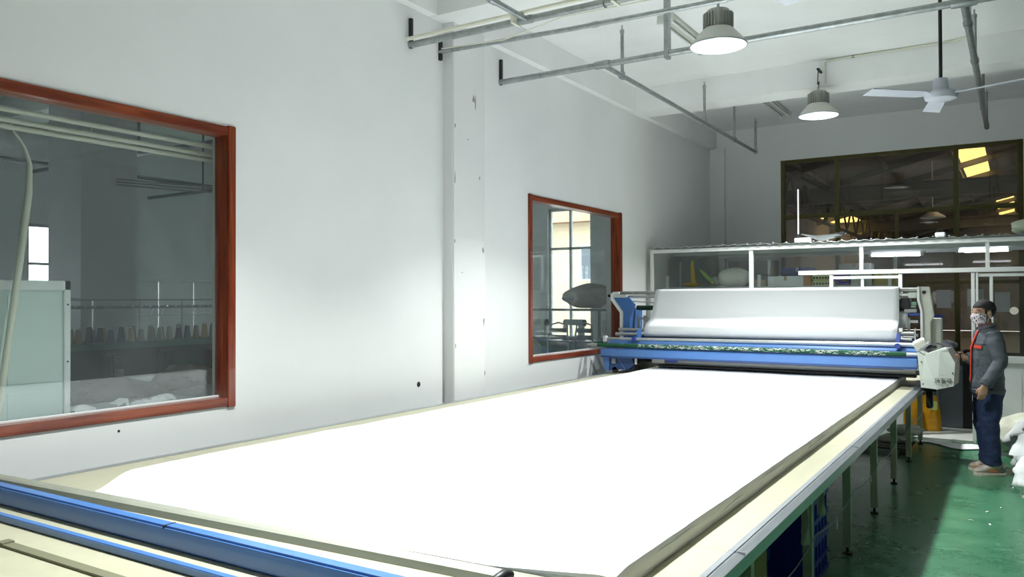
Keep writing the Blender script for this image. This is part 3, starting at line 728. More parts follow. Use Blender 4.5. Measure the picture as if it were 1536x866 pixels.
# upright left: blue plate with white edge, flaring upward
up = [(9.62, 1.30), (9.62, 1.50), (9.46, 1.74), (9.46, 1.83), (9.98, 1.83), (9.98, 1.30)]
MB().prism([(-4.37, 1.22), (-4.37, 1.56), (-4.50, 1.73), (-4.50, 1.80), (-4.46, 1.83), (-4.38, 1.83), (-4.38, 1.80), (-4.46, 1.79), (-4.46, 1.74), (-4.335, 1.57), (-4.335, 1.22)], 'y', 9.56, 9.60).build('white_edge_plate', white, mc, bevel=.003)
MB().prism([(-4.335, 1.22), (-4.335, 1.57), (-4.46, 1.74), (-4.46, 1.79), (-4.40, 1.80), (-4.26, 1.76), (-4.17, 1.66), (-4.25, 1.50), (-4.27, 1.22)], 'y', 9.60, 9.63).build('upright_plate', blue, mc, bevel=.003)
B(-4.36, -4.28, 9.63, 10.1, 1.04, 1.62).build('upright_box', blue, mc, bevel=.01)
MB().tube([(-4.54, 9.58, 1.78), (-4.48, 9.58, 1.78)], .02, 8).build('knob', black, mc)
# top bars
MB().tube([(-4.46, 9.70, 1.815), (-.90, 9.70, 1.83)], .022, 14).build('top_bar', M('dull_bar', (.34, .34, .32), .5, .4, var=.2, vs_=14), mc, smooth=60)
MB().tube([(-4.46, 9.68, 1.765), (-.90, 9.68, 1.775)], .018, 12).build('top_bar', steel, mc, smooth=60)
B(-4.46, -4.28, 9.57, 9.62, 1.755, 1.795).build('bar_clamp', offwhite, mc, bevel=.005)
MB().tube([(-4.40, 9.64, 1.72), (-3.5, 9.62, 1.66)], .008, 6).build('tie_rod', greyp, mc)
MB().tube([(-4.25, 9.85, 1.62), (-.95, 9.85, 1.62)], .032, 12).build('dark_roller', M('dark_green_roller', (.006, .035, .018), .6), mc, smooth=60)
MB().tube([(-4.25, 9.85, 1.62), (-4.15, 9.85, 1.62)], .025, 10).build('roller_end', greyp, mc)
# cradle frame behind the cloth
for z in (1.48, 1.33): B(-4.24, -.93, 9.80, 9.84, z-.014, z+.014).build('cradle_rail', steel, mc)
B(-4.24, -.93, 9.86, 9.88, 1.06, 1.29).build('cradle_panel', dblue, mc)
for x in (-4.22, -4.13, -1.02): B(x-.012, x+.012, 9.79, 9.85, 1.30, 1.52).build('cradle_post', steel, mc)
B(-4.12, -3.85, 9.76, 9.80, 1.40, 1.44).build('cradle_arm', white, mc)
# sheet side guides
for x, m in ((-3.99, blue), (-1.065, dblue)):
    MB().prism([(9.27, 1.22), (9.25, 1.28), (9.31, 1.37), (9.345, 1.36), (9.33, 1.28), (9.33, 1.22)], 'x', x-.018, x+.018).build('cloth_guide', m, mc, bevel=.003)
    MB().lathe([(0, -.03), (.03, -.03), (.03, .03), (0, .03)], (x-.03 if x < -2 else x, 9.23, 1.24), 10, 'y').build('guide_knob', dblue, mc)
for z in (1.345, 1.385):
    MB().tube([(-1.03, 9.42, z-.02), (-.93, 9.42, z-.02)], .019, 12).build('short_roller', M('dull_steel', (.4, .4, .38), .4, .6), mc, smooth=60)
B(-.925, -.915, 9.40, 9.45, 1.29, 1.42).build('roller_yoke', steel, mc)
# right upright
MB().prism([(-.905, 1.86), (-.80, 1.86), (-.775, 1.68), (-.76, 1.55), (-.79, 1.48), (-.79, 1.24), (-.875, 1.24), (-.875, 1.60), (-.905, 1.72)], 'y', 9.62, 9.72).build('upright_plate', ivory, mc, bevel=.006)
MB().prism([(-.915, 1.86), (-.89, 1.86), (-.89, 1.72), (-.86, 1.60), (-.86, 1.24), (-.885, 1.24), (-.885, 1.60), (-.915, 1.72)], 'y', 9.58, 9.618).build('white_edge_plate', white, mc, bevel=.003)
MB().lathe([(0, -.012), (.018, -.012), (.02, 0), (.02, .01)], (-.85, 9.615, 1.80), 10, 'y').build('knob', black, mc)
B(-1.0, -.92, 9.58, 9.66, 1.74, 1.80).build('bar_clamp', offwhite, mc, bevel=.006)
B(-.97, -.925, 9.60, 9.66, 1.66, 1.70).build('sensor', M('sensor_green', (.15, .3, .2), .5), mc)
B(-1.10, -.99, 9.66, 9.76, 1.62, 1.74).build('tension_motor', black, mc, bevel=.015)
B(-1.05, -.93, 9.68, 9.74, 1.58, 1.62).build('linkage', M('link_grey', (.45, .46, .44), .4, .4), mc, bevel=.005)
B(-1.0, -.90, 9.62, 9.66, 1.55, 1.575).build('linkage', dblue, mc)
MB().tube([(-1.12, 9.74, 1.50), (-1.03, 9.74, 1.50)], .09, 16).build('cloth_core', M('cloth_core', (.7, .72, .74), .8), mc, smooth=50)
B(-.80, -.70, 9.72, 9.95, 1.10, 1.52).build('electric_cabinet', ivory, mc, bevel=.008)
B(-1.00, -.72, 9.72, 10.05, .90, 1.10).build('right_carriage', navy, mc, bevel=.01)
# console: faceted white box on the operator side
cx = mc
body = MB()
A = [(-.865, 9.02, 1.20), (-.83, 9.0, .845), (-.685, 8.97, .835), (-.545, 9.0, .87), (-.530, 9.03, 1.10), (-.60, 9.03, 1.235), (-.66, 9.03, 1.225), (-.80, 9.02, 1.165)]
Bk = [(p[0]+(.02 if i in (3, 4, 5) else 0), 9.46, p[2]) for i, p in enumerate(A)]
body.add(A+Bk, [(7, 1, 0), (7, 2, 1), (7, 6, 2), (6, 3, 2), (6, 5, 4, 3), (8, 9, 10, 11, 12, 13, 14, 15)]+[(i, (i+1) % 8, 8+(i+1) % 8, 8+i) for i in range(8)])
con = body.build('console_body', offwhite, mc, label='white faceted control box with black lettering')
MB().prism([(-.655, 1.232), (-.61, 1.243), (-.60, 1.225), (-.65, 1.212)], 'y', 9.02, 9.25).build('console_lid', white, con)
for (x, z) in ((-.825, 1.10), (-.81, .88), (-.552, 1.0)): MB().lathe([(0, -.004), (.007, -.004), (.007, .004)], (x, 9.0, z), 8, 'y').build('screw', darkmetal, con)
con2 = MB().obox((-.845, 9.12, 1.27), (.12, .10, .09), (.3, -.5, 0)).build('control_panel', ivory, mc, bevel=.01)
MB().obox((-.80, 9.09, 1.255), (.11, .08, .02), (.2, -.7, 0)).build('keypad', greyp, con2)
MB().tube([(-.79, 9.1, 1.235), (-.74, 9.1, 1.25), (-.70, 9.12, 1.245)], [.018, .02, .015], 8).build('stop_button', black, mc, smooth=60)
hb = MB().tube([(-.575, 9.41, 1.16), (-.53, 9.405, 1.168), (-.508, 9.40, 1.155), (-.500, 9.395, 1.11), (-.498, 9.395, 1.05)], .012, 8).build('steering_handle', black, mc, smooth=60)
MB().obox((-.655, 9.30, 1.262), (.12, .05, .018), (0, .25, 0)).build('handset', M('handset_grey', (.09, .09, .11), .5), mc, smooth=60)
B(-.84, -.70, 9.1, 9.3, .80, .84).build('console_bracket', darkmetal, mc)
B(-.80, -.74, 9.15, 9.25, .62, .80).build('drive_motor', black, mc, bevel=.01)
MB().tube([(-.70, 9.12, .83), (-.69, 9.12, .70)], .008, 6).build('hanging_lever', steel, mc)
B(-1.0, -.84, 9.10, 9.14, 1.005, 1.075).build('maker_plate', paper, mc, label='small white plate with dark writing')
def text(s, size, loc, parent, mat, rot=(PI/2, 0, 0), name='lettering'):
    cu = bpy.data.curves.new(name, 'FONT'); cu.body = s; cu.size = size; cu.extrude = .0006; cu.align_x = 'CENTER'; cu.resolution_u = 3
    tmp = bpy.data.objects.new(name, cu); col.objects.link(tmp)
    dg = bpy.context.evaluated_depsgraph_get(); me = bpy.data.meshes.new_from_object(tmp.evaluated_get(dg)); bpy.data.objects.remove(tmp)
    me.materials.clear(); me.materials.append(mat)
    o = bpy.data.objects.new(name, me); col.objects.link(o); o.parent = parent; o.location = Vector(loc)-wloc(parent); o.rotation_euler = rot
    return o
ink = M('black_ink', (.01, .01, .01), .6)
for (s, sz, p) in (('\u5415\u4e8b\u5f97', .052, (-.634, 8.977, .905)), ('1 ST 300', .026, (-.63, 8.974, .875)), ('SPREADER', .016, (-.645, 8.984, .972))):
    if s == 'SPREADER': s = '\u2022 ~~~'
    text(s, sz, p, mc, ink, (PI/2, 0, math.radians(9)))
text('MIN', .05, (-.92, 9.097, 1.02), mc, ink)

# cloth hanging over the machine
sh = MB()
prof = [(10.05, 1.60), (9.92, 1.74), (9.80, 1.825), (9.70, 1.857), (9.655, 1.855), (9.632, 1.835), (9.622, 1.79), (9.605, 1.70), (9.585, 1.62), (9.56, 1.55), (9.525, 1.495), (9.47, 1.455), (9.41, 1.43), (9.37, 1.40), (9.355, 1.35), (9.36, 1.305), (9.385, 1.275), (9.43, 1.265)]
def shf(u, v):
    i = v*(len(prof)-1); k = min(int(i), len(prof)-2); f = i-k
    y = prof[k][0]*(1-f)+prof[k+1][0]*f; z = prof[k][1]*(1-f)+prof[k+1][1]*f
    xl = -3.90-.05*max(0, (1.85-z)/.55); xr = -1.095+.015*max(0, (1.85-z)/.55)
    x = xl+(xr-xl)*u
    return (x, y+.004*math.sin(x*2.3+z*3)+.003*math.sin(x*5.1), z+.006*u)
sh.grid(shf, 40, 48)
o = sh.build('cloth_sheet', cloth, None, smooth=70, solid=.004); tag(o, 'white cloth sheet hanging over the front of the spreading machine', 'fabric')

# ================================================================== GLASS OFFICE
PY = 11.1
wa = M('white_aluminium', (.74, .77, .75), .35, .1)
pt = thing('glass_partition', 'white framed glass office front behind the machine', 'partition', (-1.5, PY, 0))
def bar(x0, x1, z0, z1, d=.025, nm='frame_bar'): return B(x0, x1, PY-d, PY+d, z0, z1).build(nm, wa, pt, bevel=.003)
PXR = 2.4
bar(-4.57, PXR, 2.40, 2.452, .032, 'top_rail')
for (x, z0, z1, ww) in ((-4.57, 0, 2.4, .05), (-3.125, 0, 2.4, .055), (-1.715, 2.09, 2.4, .045), (-.325, 2.09, 2.4, .045), (1.1, 2.09, 2.4, .045), (PXR-.05, 0, 2.4, .05),
                        (-2.08, 0, 2.04, .045), (-1.265, 0, 2.04, .045), (-.475, 0, 2.04, .04), (-.425, 0, 2.04, .025), (1.1, 0, 2.04, .045)):
    bar(x, x+ww, z0, z1)
bar(-2.47, PXR, 2.045, 2.10, .03, 'transom'); bar(-.40, PXR, 1.99, 2.03, .02); bar(-2.04, -1.26, 1.985, 2.025, .02)
bar(-1.70, -1.665, 1.0, 2.0, .015); bar(-.285, -.25, 1.05, 2.0, .015)
for (a, b) in ((-4.53, -1.26), (-.40, PXR)): bar(a, b, .97, 1.05, .035, 'sill_rail')
pw = M('white_sandwich_panel', (.74, .77, .76), .5, var=.03)
for (a, b) in ((-4.53, -1.26), (-.40, PXR)):
    n = int((b-a)/.2)
    for k in range(n):
        B(a+(b-a)*k/n+.002, a+(b-a)*(k+1)/n-.002, PY-.02, PY+.02, .0, .97).build('wall_panel', pw, pt)
def gp(x0, x1, z0, z1, y=PY): B(x0, x1, y-.003, y+.003, z0, z1).build('pane', glass2, pt)
gp(-4.53, -3.12, 1.05, 2.40); gp(-3.08, -1.71, 2.06, 2.40, PY+.003); gp(-3.08, -2.075, 1.05, 2.055, PY+.003)
gp(-1.68, -.32, 2.10, 2.40); gp(-.285, 1.1, 2.10, 2.40); gp(1.14, PXR-.04, 2.10, 2.40)
gp(-2.04, -1.69, 1.05, 1.99); gp(-1.67, -1.26, 1.05, 1.99, PY+.012)
gp(-.40, -.27, 1.05, 1.99); gp(-.26, 1.1, 1.05, 1.99, PY+.012); gp(1.14, PXR-.04, 1.05, 1.99)
MB().lathe([(0, -.008), (.045, -.008), (.045, -.004), (0, -.004)], (-.04, PY, 1.585), 20, 'y').build('round_sticker', M('cream_sticker', (.75, .73, .6), .6), pt, label='round cream sticker on the glass')
# corrugated roof of the office
orf = M('office_roof_sheet', (.42, .45, .45), .35, .4)
ro = thing('office_roof', 'low corrugated sheet roof over the glass office', 'roof', (-1.1, 12.6, 2.46))
for k in range(8):
    x0 = -4.6+k*.88
    corr(x0, x0+.90, PY-.05, YB-.04, 2.474+(k % 2)*.004, .14, .010).build('roof_sheet', orf, ro, smooth=60, solid=.003)
for y in (12.1, 13.2): B(-4.58, PXR, y-.02, y+.02, 2.40, 2.455).build('roof_bearer', wa, ro)
for k in range(40):
    x = -4.55+k*.175
    MB().lathe([(.012, 0), (.011, .006), (.006, .011), (0, .012)], (x, PY-.01, 2.488), 8).build('bolt', greyp, ro)
# side wall of office (right)
B(PXR-.05, PXR, PY+.03, YB, 0, 2.4).build('side_wall', pw, pt)
# tube lights under the office roof
tubem = M('lit_tube', (1, 1, 1), .5, emit=(.88, .88, 1), es=14)
def tubelight(x0, x1, y, z, label):
    t = thing('tube_light', label, 'lamp', ((x0+x1)/2, y, z), 'lit tube lights in the glass office')
    B(x0-.06, x1+.06, y-.04, y+.04, z+.02, z+.06).build('batten', white, t, bevel=.004)
    MB().tube([(x0, y-.045, z), (x1, y-.045, z)], .016, 10).build('tube', tubem, t, smooth=60)
    MB().tube([(x0+.06, y+.045, z-.005), (x1+.03, y+.045, z-.005)], .014, 10).build('tube', tubem, t, smooth=60)
    for x in (x0-.04, x1): B(x, x+.04, y-.065, y+.065, z-.02, z+.03).build('tube_holder', offwhite, t)
    for x in (x0+.1, x1-.1): MB().tube([(x, y, z+.06), (x, y, 2.46)], .004, 5).build('wire', greyp, t)
tubelight(-1.73, -1.12, 12.25, 2.335, 'lit twin tube light under the office roof, left one')
tubelight(-.66, -.10, 12.25, 2.36, 'lit twin tube light under the office roof, right one above the worker')
# office back shelf and contents
shm = M('shelf_grey', (.48, .52, .54), .5, .2)
sf = thing('office_shelf', 'grey metal rack shelf inside the glass office', 'shelf', (-3.3, 11.6, 0))
B(-4.5, -1.35, 11.40, 11.95, 1.86, 1.90).build('shelf_board', shm, sf); B(-4.5, -1.35, 11.385, 11.40, 1.83, 1.905).build('shelf_lip', shm, sf)
B(-4.5, -1.35, 11.40, 11.95, 1.0, 1.03).build('shelf_board', shm, sf)
for x in (-4.42, -3.07, -1.4):
    for y in (11.39, 11.94): B(x-.02, x+.02, y-.015, y+.015, 0, 2.07 if y < 11.5 else 2.3).build('slotted_post', M('slotted_angle', (.60, .63, .62), .5, .2), sf)
# things on the shelf
S = 1.902
t = thing('yellow_stand', 'bright yellow draped stand on a yellow dish inside the office', 'stand', (-4.13, 11.62, S))
yel = M('yellow_plastic', (.75, .50, .03), .5)
MB().lathe([(0, .03), (.12, .05), (.14, .065), (.13, .05), (.06, .01), (0, 0)], (-4.13, 11.62, S), 20).build('dish', yel, t, smooth=50)
MB().loft([[(-4.10+rx*math.cos(a*PI/6)+ox, 11.62+.03*math.sin(a*PI/6), z) for a in range(12)] for (rx, ox, z) in ((.05, 0, S+.04), (.035, -.01, S+.16), (.03, -.02, S+.28), (.012, -.02, S+.40))]).build('ribbon', yel, t, smooth=60)
t = thing('squash', 'pale green long squash on the office shelf', 'vegetable', (-3.86, 11.62, S))
MB().tube([(-4.00, 11.62, S+.26), (-3.93, 11.62, S+.19), (-3.86, 11.62, S+.12), (-3.80, 11.62, S+.055)], [.018, .030, .034, .022], 10).build('squash_body', M('pale_green', (.40, .58, .16), .5), t, smooth=60)
MB().tube([(-3.80, 11.62, S+.055), (-3.76, 11.62, S+.02)], [.022, .010], 8).build('stem_end', M('stem_green', (.25, .35, .12), .6), t)
o = MB().ell((-3.78, 11.66, S+.10), (.06, .06, .06), 12, 8).build('crumpled_paper', M('pale_paper', (.6, .64, .6), .8, bump=.5, bs=20)); tag(o, 'small crumpled white paper between squash and sack', 'paper')
t = thing('sack', 'plump white sack lying on the office shelf', 'sack', (-3.50, 11.65, S))
def sk(u, v):
    a = 2*PI*u; x = -1+2*v; r = max(.0, 1-abs(x)**2.6)**.5
    return (-3.50+.24*x, 11.65+.15*r*math.cos(a), S+.145+.14*r*math.sin(a)*(1+.05*math.sin(5*x+a)))
MB().grid(sk, 20, 16).build('sack_body', M('sack_weave', (.74, .75, .64), .8, bump=.3, bs=15), t, smooth=70)
MB().obox((-3.265, 11.65, S+.10), (.05, .05, .03), (0, .7, 0)).build('tied_end', M('sack_weave', (.74, .75, .64)), t)
def carton(name, label, x0, x1, y0, y1, z0, z1, m, lid=None, cat='box'):
    t = thing(name, label, cat, ((x0+x1)/2, (y0+y1)/2, z0))
    B(x0, x1, y0, y1, z0, z1).build('body', m, t, bevel=.006)
    B((x0+x1)/2-.02, (x0+x1)/2+.02, y0-.001, y1+.001, z1-.06, z1+.001).build('tape', lid or M('brown_tape', (.42, .32, .18), .4), t)
    return t
carton('small_box', 'small tan box beside the slotted post on the office shelf', -3.16, -3.03, 11.5, 11.6, S, S+.10, M('tan_card', (.42, .34, .17), .8))
t = carton('long_box', 'long white box with an orange end on the office shelf', -2.98, -2.50, 11.5, 11.7, S, S+.145, M('white_card', (.74, .76, .76), .7))
B(-2.50, -2.40, 11.5, 11.7, S, S+.145).build('orange_end', M('orange_card', (.50, .22, .10), .7), t)
carton('blue_box', 'blue carton behind the long white box', -2.86, -2.42, 11.76, 11.92, S, S+.27, M('blue_card', (.04, .06, .24), .7), M('pale_tape', (.3, .35, .5), .5))
for i in range(2):
    t = thing('folded_pack', ('upper' if i else 'lower')+' yellow folded pack stacked on the office shelf', 'pack', (-2.3, 11.6, S+i*.075), 'yellow packs on the office shelf')
    B(-2.385, -2.13-.02*i, 11.5, 11.75, S+i*.078, S+.075+i*.078).build('pack', M('pale_yellow', (.60, .60, .28), .6), t, bevel=.012)
    for k in range(6): B(-2.37+k*.038, -2.345+k*.038, 11.496, 11.50, S+.02+i*.078, S+.05+i*.078).build('print_mark', black, t)
t = thing('rope_bundle', 'tangled purple blue rope bundle beside the yellow packs', 'rope', (-2.0, 11.6, S))
pp = M('purple_rope', (.10, .09, .48), .6)
for k in range(9):
    a0 = rr(0, 6); MB().tube([(-1.99+.09*math.cos(a0+j*.55)*(1+.2*rr(-1, 1)), 11.6+.05*math.sin(a0*1.7+j*.7), S+.10+.085*math.sin(a0+j*.55)*rr(.6, 1)) for j in range(12)], .012, 6).build('loop', pp, t, smooth=60)
carton('grey_case', 'grey green case behind the small sliding sash', -1.88, -1.62, 11.45, 11.7, S, S+.17, M('greygreen', (.42, .46, .40), .6), greyp)
carton('olive_case', 'olive yellow case behind the sash beside the grey case', -1.60, -1.32, 11.45, 11.7, S, S+.18, M('olive_yellow', (.42, .34, .10), .6), M('sage', (.35, .4, .33), .6))
carton('flat_carton', 'flat grey carton lying high inside the glass office', -2.2, -1.78, 12.4, 12.8, 2.12, 2.24, M('grey_card', (.42, .44, .42), .7))
t = thing('high_shelf', 'narrow board carrying the flat grey carton inside the office', 'shelf', (-2.0, 12.6, 2.08)); B(-2.5, -1.5, 12.35, 12.9, 2.09, 2.118).build('board', shm, t)
for x in (-2.45, -1.55): B(x-.02, x+.02, 12.4, 12.44, 0, 2.09).build('post', shm, t); B(x-.02, x+.02, 12.84, 12.88, 0, 2.09).build('post', shm, t)
t = thing('notice_board', 'dim green notice board on the back of the office', 'board', (-3.9, 14.05, 1.5))
B(-4.3, -3.45, 13.98, 14.02, 1.45, 2.38).build('panel', M('board_green', (.13, .17, .16), .6), t); B(-4.33, -3.42, 13.985, 14.03, 1.42, 1.45).build('ledge', wa, t)
# desk in the office, seen past the console
dk = thing('desk', 'black office desk inside the open doorway', 'desk', (-.8, 12.8, 0))
B(-1.35, -.25, 12.6, 13.25, .74, .78).build('desk_top', M('desk_top_grey', (.33, .34, .36), .5), dk, bevel=.004)
B(-.72, -.30, 12.62, 13.2, .02, .74).build('drawer_unit', black, dk, bevel=.005)
for k in range(3):
    dr = B(-.71, -.31, 12.605, 12.62, .06+k*.23, .26+k*.23).build('drawer', M('drawer_black', (.02, .02, .022), .4), dk); B(-.56, -.46, 12.595, 12.606, .16+k*.23, .175+k*.23).build('handle', greyp, dr)
B(-1.33, -1.29, 12.62, 13.2, 0, .74).build('side_panel', black, dk); B(-1.3, -.7, 13.16, 13.19, .2, .74).build('back_panel', black, dk)
cab = thing('cabinet', 'grey low cabinet with black front in the office doorway', 'cabinet', (-.8, 11.9, 0))
B(-1.25, -.62, 12.05, 12.35, .0, 1.02).build('body', M('cabinet_grey', (.22, .23, .26), .5), cab, bevel=.006); B(-1.24, -.63, 12.035, 12.05, .04, .98).build('door', M('cabinet_door', (.15, .16, .19), .5), cab)
B(-.615, -.45, 12.05, 12.35, 0, 1.05).build('dark_bay', black, cab)
t = thing('plastic_bag', 'crumpled grey plastic bag on the cabinet in the doorway', 'bag', (-.83, 12.2, 1.02))
def bagf(c, r, seed, flat=.0):
    def fn(u, v):
        a = 2*PI*u; ph = PI*(.001+.998*v); k = 1+.16*math.sin(3*a+seed+2*ph)+.10*math.sin(7*a-seed*2+5*ph)+.06*math.sin(13*a+9*ph+seed)
        x, y, z = r[0]*math.sin(ph)*math.cos(a)*k, r[1]*math.sin(ph)*math.sin(a)*k, -r[2]*math.cos(ph)*(1+.1*math.sin(4*a+seed))
        return (c[0]+x, c[1]+y, max(c[2]-r[2]*.97, c[2]+z))
    return fn
MB().grid(bagf((-.82, 12.2, 1.095), (.13, .11, .075), 3), 28, 16).build('bag', M('grey_bag', (.36, .37, .42), .35), t, smooth=60)
t = thing('blue_carton', 'small blue carton standing on the office desk', 'box', (-.9, 12.4, .78)); B(-1.0, -.90, 12.75, 12.83, .783, 1.50).build('body', M('carton_blue', (.03, .06, .30), .5), t); B(-1.0, -.90, 12.748, 12.75, 1.3, 1.4).build('print', paper, t)
o = MB().grid(bagf((-1.17, 12.9, .92), (.16, .13, .14), 8), 24, 14).build('plastic_bag', M('pale_bag', (.4, .42, .45), .4), None, smooth=60); tag(o, 'crumpled pale bag on the office desk behind the machine cabinet', 'bag')
for i, (x, l) in enumerate(((-.82, 'left'), (-.66, 'middle'), (-.45, 'right'))):
    t = thing('hand_tool', 'dark hand tool on the office desk, %s one' % l, 'tool', (x, 12.4, .78), 'dark tools on the office desk')
    MB().tube([(x-.05, 12.75, .80), (x+.02, 12.78, .81), (x+.08, 12.8, .80)], [.012, .018, .010], 8).build('handle', black, t, smooth=60); MB().obox((x+.1, 12.81, .80), (.05, .03, .02)).build('head', greyp, t)
# step into the office
struct(B(-1.25, -.47, PY-.05, 14.1, 0, .03).build('trim_1', M('pale_step', (.45, .46, .42), .6, var=.1)), 'pale floor board in the office doorway')

# things on the office roof
t = thing('junction_box', 'white box with a tall thin rod on the office roof', 'fixture', (-2.43, 11.2, 2.49))
B(-2.53, -2.33, 11.13, 11.25, 2.487, 2.545).build('box', white, t, bevel=.006); MB().tube([(-2.49, 11.18, 2.54), (-2.49, 11.18, 3.2)], .008, 6).build('rod', white, t); B(-2.505, -2.475, 11.165, 11.195, 2.54, 2.60).build('clamp', black, t)
t = thing('sheet_offcut', 'grey angled sheet lying on the office roof', 'sheet', (-2.1, 11.4, 2.49))
MB().add([(-2.46, 11.2, 2.60), (-2.20, 11.2, 2.492), (-1.93, 11.25, 2.56), (-1.95, 11.6, 2.62), (-2.35, 11.6, 2.60)], [(0, 1, 2, 3, 4)]).build('sheet', M('grey_sheet', (.09, .10, .10), .6), t, solid=.006)
MB().prism([(-2.05, 2.60), (-1.92, 2.61), (-1.93, 2.56)], 'y', 11.22, 11.30).build('black_wedge', black, t)
t = thing('junction_box', 'small white box with a cable loop on the office roof', 'fixture', (-.8, 11.2, 2.49))
B(-.86, -.75, 11.15, 11.25, 2.487, 2.545).build('box', white, t, bevel=.008); MB().tube([(-.81+.03*math.cos(a*PI/6), 11.2, 2.56+.035*math.sin(a*PI/6)) for a in range(8)], .006, 6).build('cable_loop', black, t)
o = MB().grid(bagf((.10, 11.3, 2.575), (.17, .12, .09), 5), 26, 14).build('cloth_bundle', M('pale_cloth', (.5, .55, .42), .8), None, smooth=60); tag(o, 'pale cloth bundle on the office roof at the right edge', 'cloth')

# ================================================================== FLOOR THINGS
# blue crates under the table
cb = M('crate_blue', (.018, .045, .42), .45)
def crate(name, cx_, cy_, z, label):
    t = thing(name, label, 'crate', (cx_, cy_, z), 'blue plastic crates under the table')
    lx, ly, h = .34, .46, .255; th = .012
    B(cx_-lx/2, cx_+lx/2, cy_-ly/2, cy_+ly/2, z, z+.012).build('base', cb, t)
    for (a, b, c, d) in ((-lx/2, -lx/2+th, -ly/2, ly/2), (lx/2-th, lx/2, -ly/2, ly/2), (-lx/2, lx/2, -ly/2, -ly/2+th), (-lx/2, lx/2, ly/2-th, ly/2)):
        B(cx_+a, cx_+b, cy_+c, cy_+d, z+.012, z+h).build('side', cb, t)
    for zz in (.0, .10, h-.03):
        mb = MB(); e = .012
        mb.box(cx_-lx/2-e, cx_+lx/2+e, cy_-ly/2-e, cy_-ly/2, z+zz, z+zz+.03); mb.box(cx_-lx/2-e, cx_+lx/2+e, cy_+ly/2, cy_+ly/2+e, z+zz, z+zz+.03)
        mb.box(cx_-lx/2-e, cx_-lx/2, cy_-ly/2, cy_+ly/2, z+zz, z+zz+.03); mb.box(cx_+lx/2, cx_+lx/2+e, cy_-ly/2, cy_+ly/2, z+zz, z+zz+.03)
        mb.build('rim', cb, t)
    for k in range(5): B(cx_+lx/2, cx_+lx/2+.010, cy_-ly/2+.03+k*.095, cy_-ly/2+.045+k*.095, z+.03, z+h-.03).build('rib', cb, t)
    for k in range(4): B(cx_-lx/2+.03+k*.085, cx_-lx/2+.045+k*.085, cy_-ly/2-.010, cy_-ly/2, z+.03, z+h-.03).build('rib', cb, t)
nm = ['bottom', 'second', 'top']
for k in range(3): crate('plastic_crate', -1.24, 5.30, k*.258, '%s blue crate of the stack just behind the second visible leg' % nm[k])
for k in range(2): crate('plastic_crate', -1.42, 4.55, k*.258, '%s blue crate of the stack nearer the camera under the table' % ('lower', 'upper')[k])
t = thing('carton', 'tan carton under the table at the bottom edge', 'box', (-1.25, 3.7, 0)); B(-1.5, -1.05, 3.55, 4.0, 0, .6).build('body', M('tan_carton', (.36, .27, .12), .8), t, bevel=.005); B(-1.5, -1.05, 3.76, 3.80, .598, .602).build('tape', M('tape_brown', (.3, .22, .1), .4), t)
# rags hanging from the table
for i, (y, l) in enumerate(((4.35, .17), (4.75, .13))):
    t = thing('rag', 'pale rag strip hanging from the table rail, %s one' % ('longer' if i == 0 else 'shorter, beside the leg'), 'rag', (-.96, y, .6), 'rags under the rail')
    MB().grid(lambda u, v: (-.945+.02*math.sin(u*5+v*3), y+(u-.5)*.06*(1-.55*v), .72-v*l*1.5), 6, 8).build('strip', M('rag_cloth', (.55, .57, .48), .9), t, smooth=60, solid=.004)
# yellow bag, papers and boxes under the far end of the table
def tallbag(name, label, c, r, h, m, seed, cat='bag'):
    t = thing(name, label, cat, (c[0], c[1], 0))
    def fn(u, v):
        a = 2*PI*u; k = (1-.35*max(0, v-.55)/.45)*(1+.06*math.sin(3*a+seed+4*v)+.04*math.sin(8*a+7*v)); k *= min(1, .82+v*3)
        if v > .96: k *= .25
        return (c[0]+r*math.cos(a)*k, c[1]+r*.8*math.sin(a)*k, h*v)
    MB().grid(fn, 28, 14).build('bag_body', m, t, smooth=60)
    return t
t = tallbag('yellow_sack', 'yellow orange plastic sack on the floor under the far table end', (-.985, 11.68), .135, .50, M('yellow_sack', (.72, .33, .01), .35, var=.25, vs_=6), 2)
MB().obox((-.93, 11.575, .36), (.09, .006, .11), (0, .1, .35)).build('printed_label', M('label_green', (.5, .62, .2), .5), t)
t = tallbag('yellow_sack', 'second yellow sack standing left of the other behind the legs', (-1.19, 11.5), .12, .54, M('yellow_sack', (.72, .33, .01)), 5)
for i in range(4):
    o = MB().grid(bagf((-1.22+.10*(i % 2), 10.30+i*.09, .10+.09*(i % 2)), (.17, .14, .05), i*2.1), 22, 12).build('folded_cloth', M('rag_white', (.66, .67, .62), .9), None, smooth=60)
    tag(o, ['low flat white rag under the far table end', 'white rag lying on the others near the yellow sack', 'greyish white rag behind the far table leg', 'white rag nearest the office under the table'][i], 'rag', 'rags under the far table end')
t = thing('pallet', 'dark low board with boxes under the far end of the table', 'board', (-1.3, 10.2, 0)); 
for k in range(4): B(-1.7, -1.03, 9.85+k*.16, 9.97+k*.16, .05, .07).build('slat_or_shade', M('dark_board', (.08, .06, .045), .7), t)
for x in (-1.65, -1.1): B(x-.03, x+.03, 9.85, 10.45, 0, .05).build('runner', M('dark_board', (.08, .06, .045)), t)
# white strip of cloth on the floor before the office
t = thing('floor_cloth', 'long crumpled white cloth strip on the green floor before the office', 'cloth', (-.65, 10.75, 0))
def fc(u, v):
    x = -1.05+.85*u; y = 10.85-.20*u+.07*math.sin(u*9)+(v-.5)*(.26-.10*math.sin(u*7+1)); 
    return (x, y, .012+.035*abs(math.sin(v*7+u*11))*(1-abs(2*v-1)))
MB().grid(fc, 40, 12).build('strip', cloth, t, smooth=60, solid=.004)
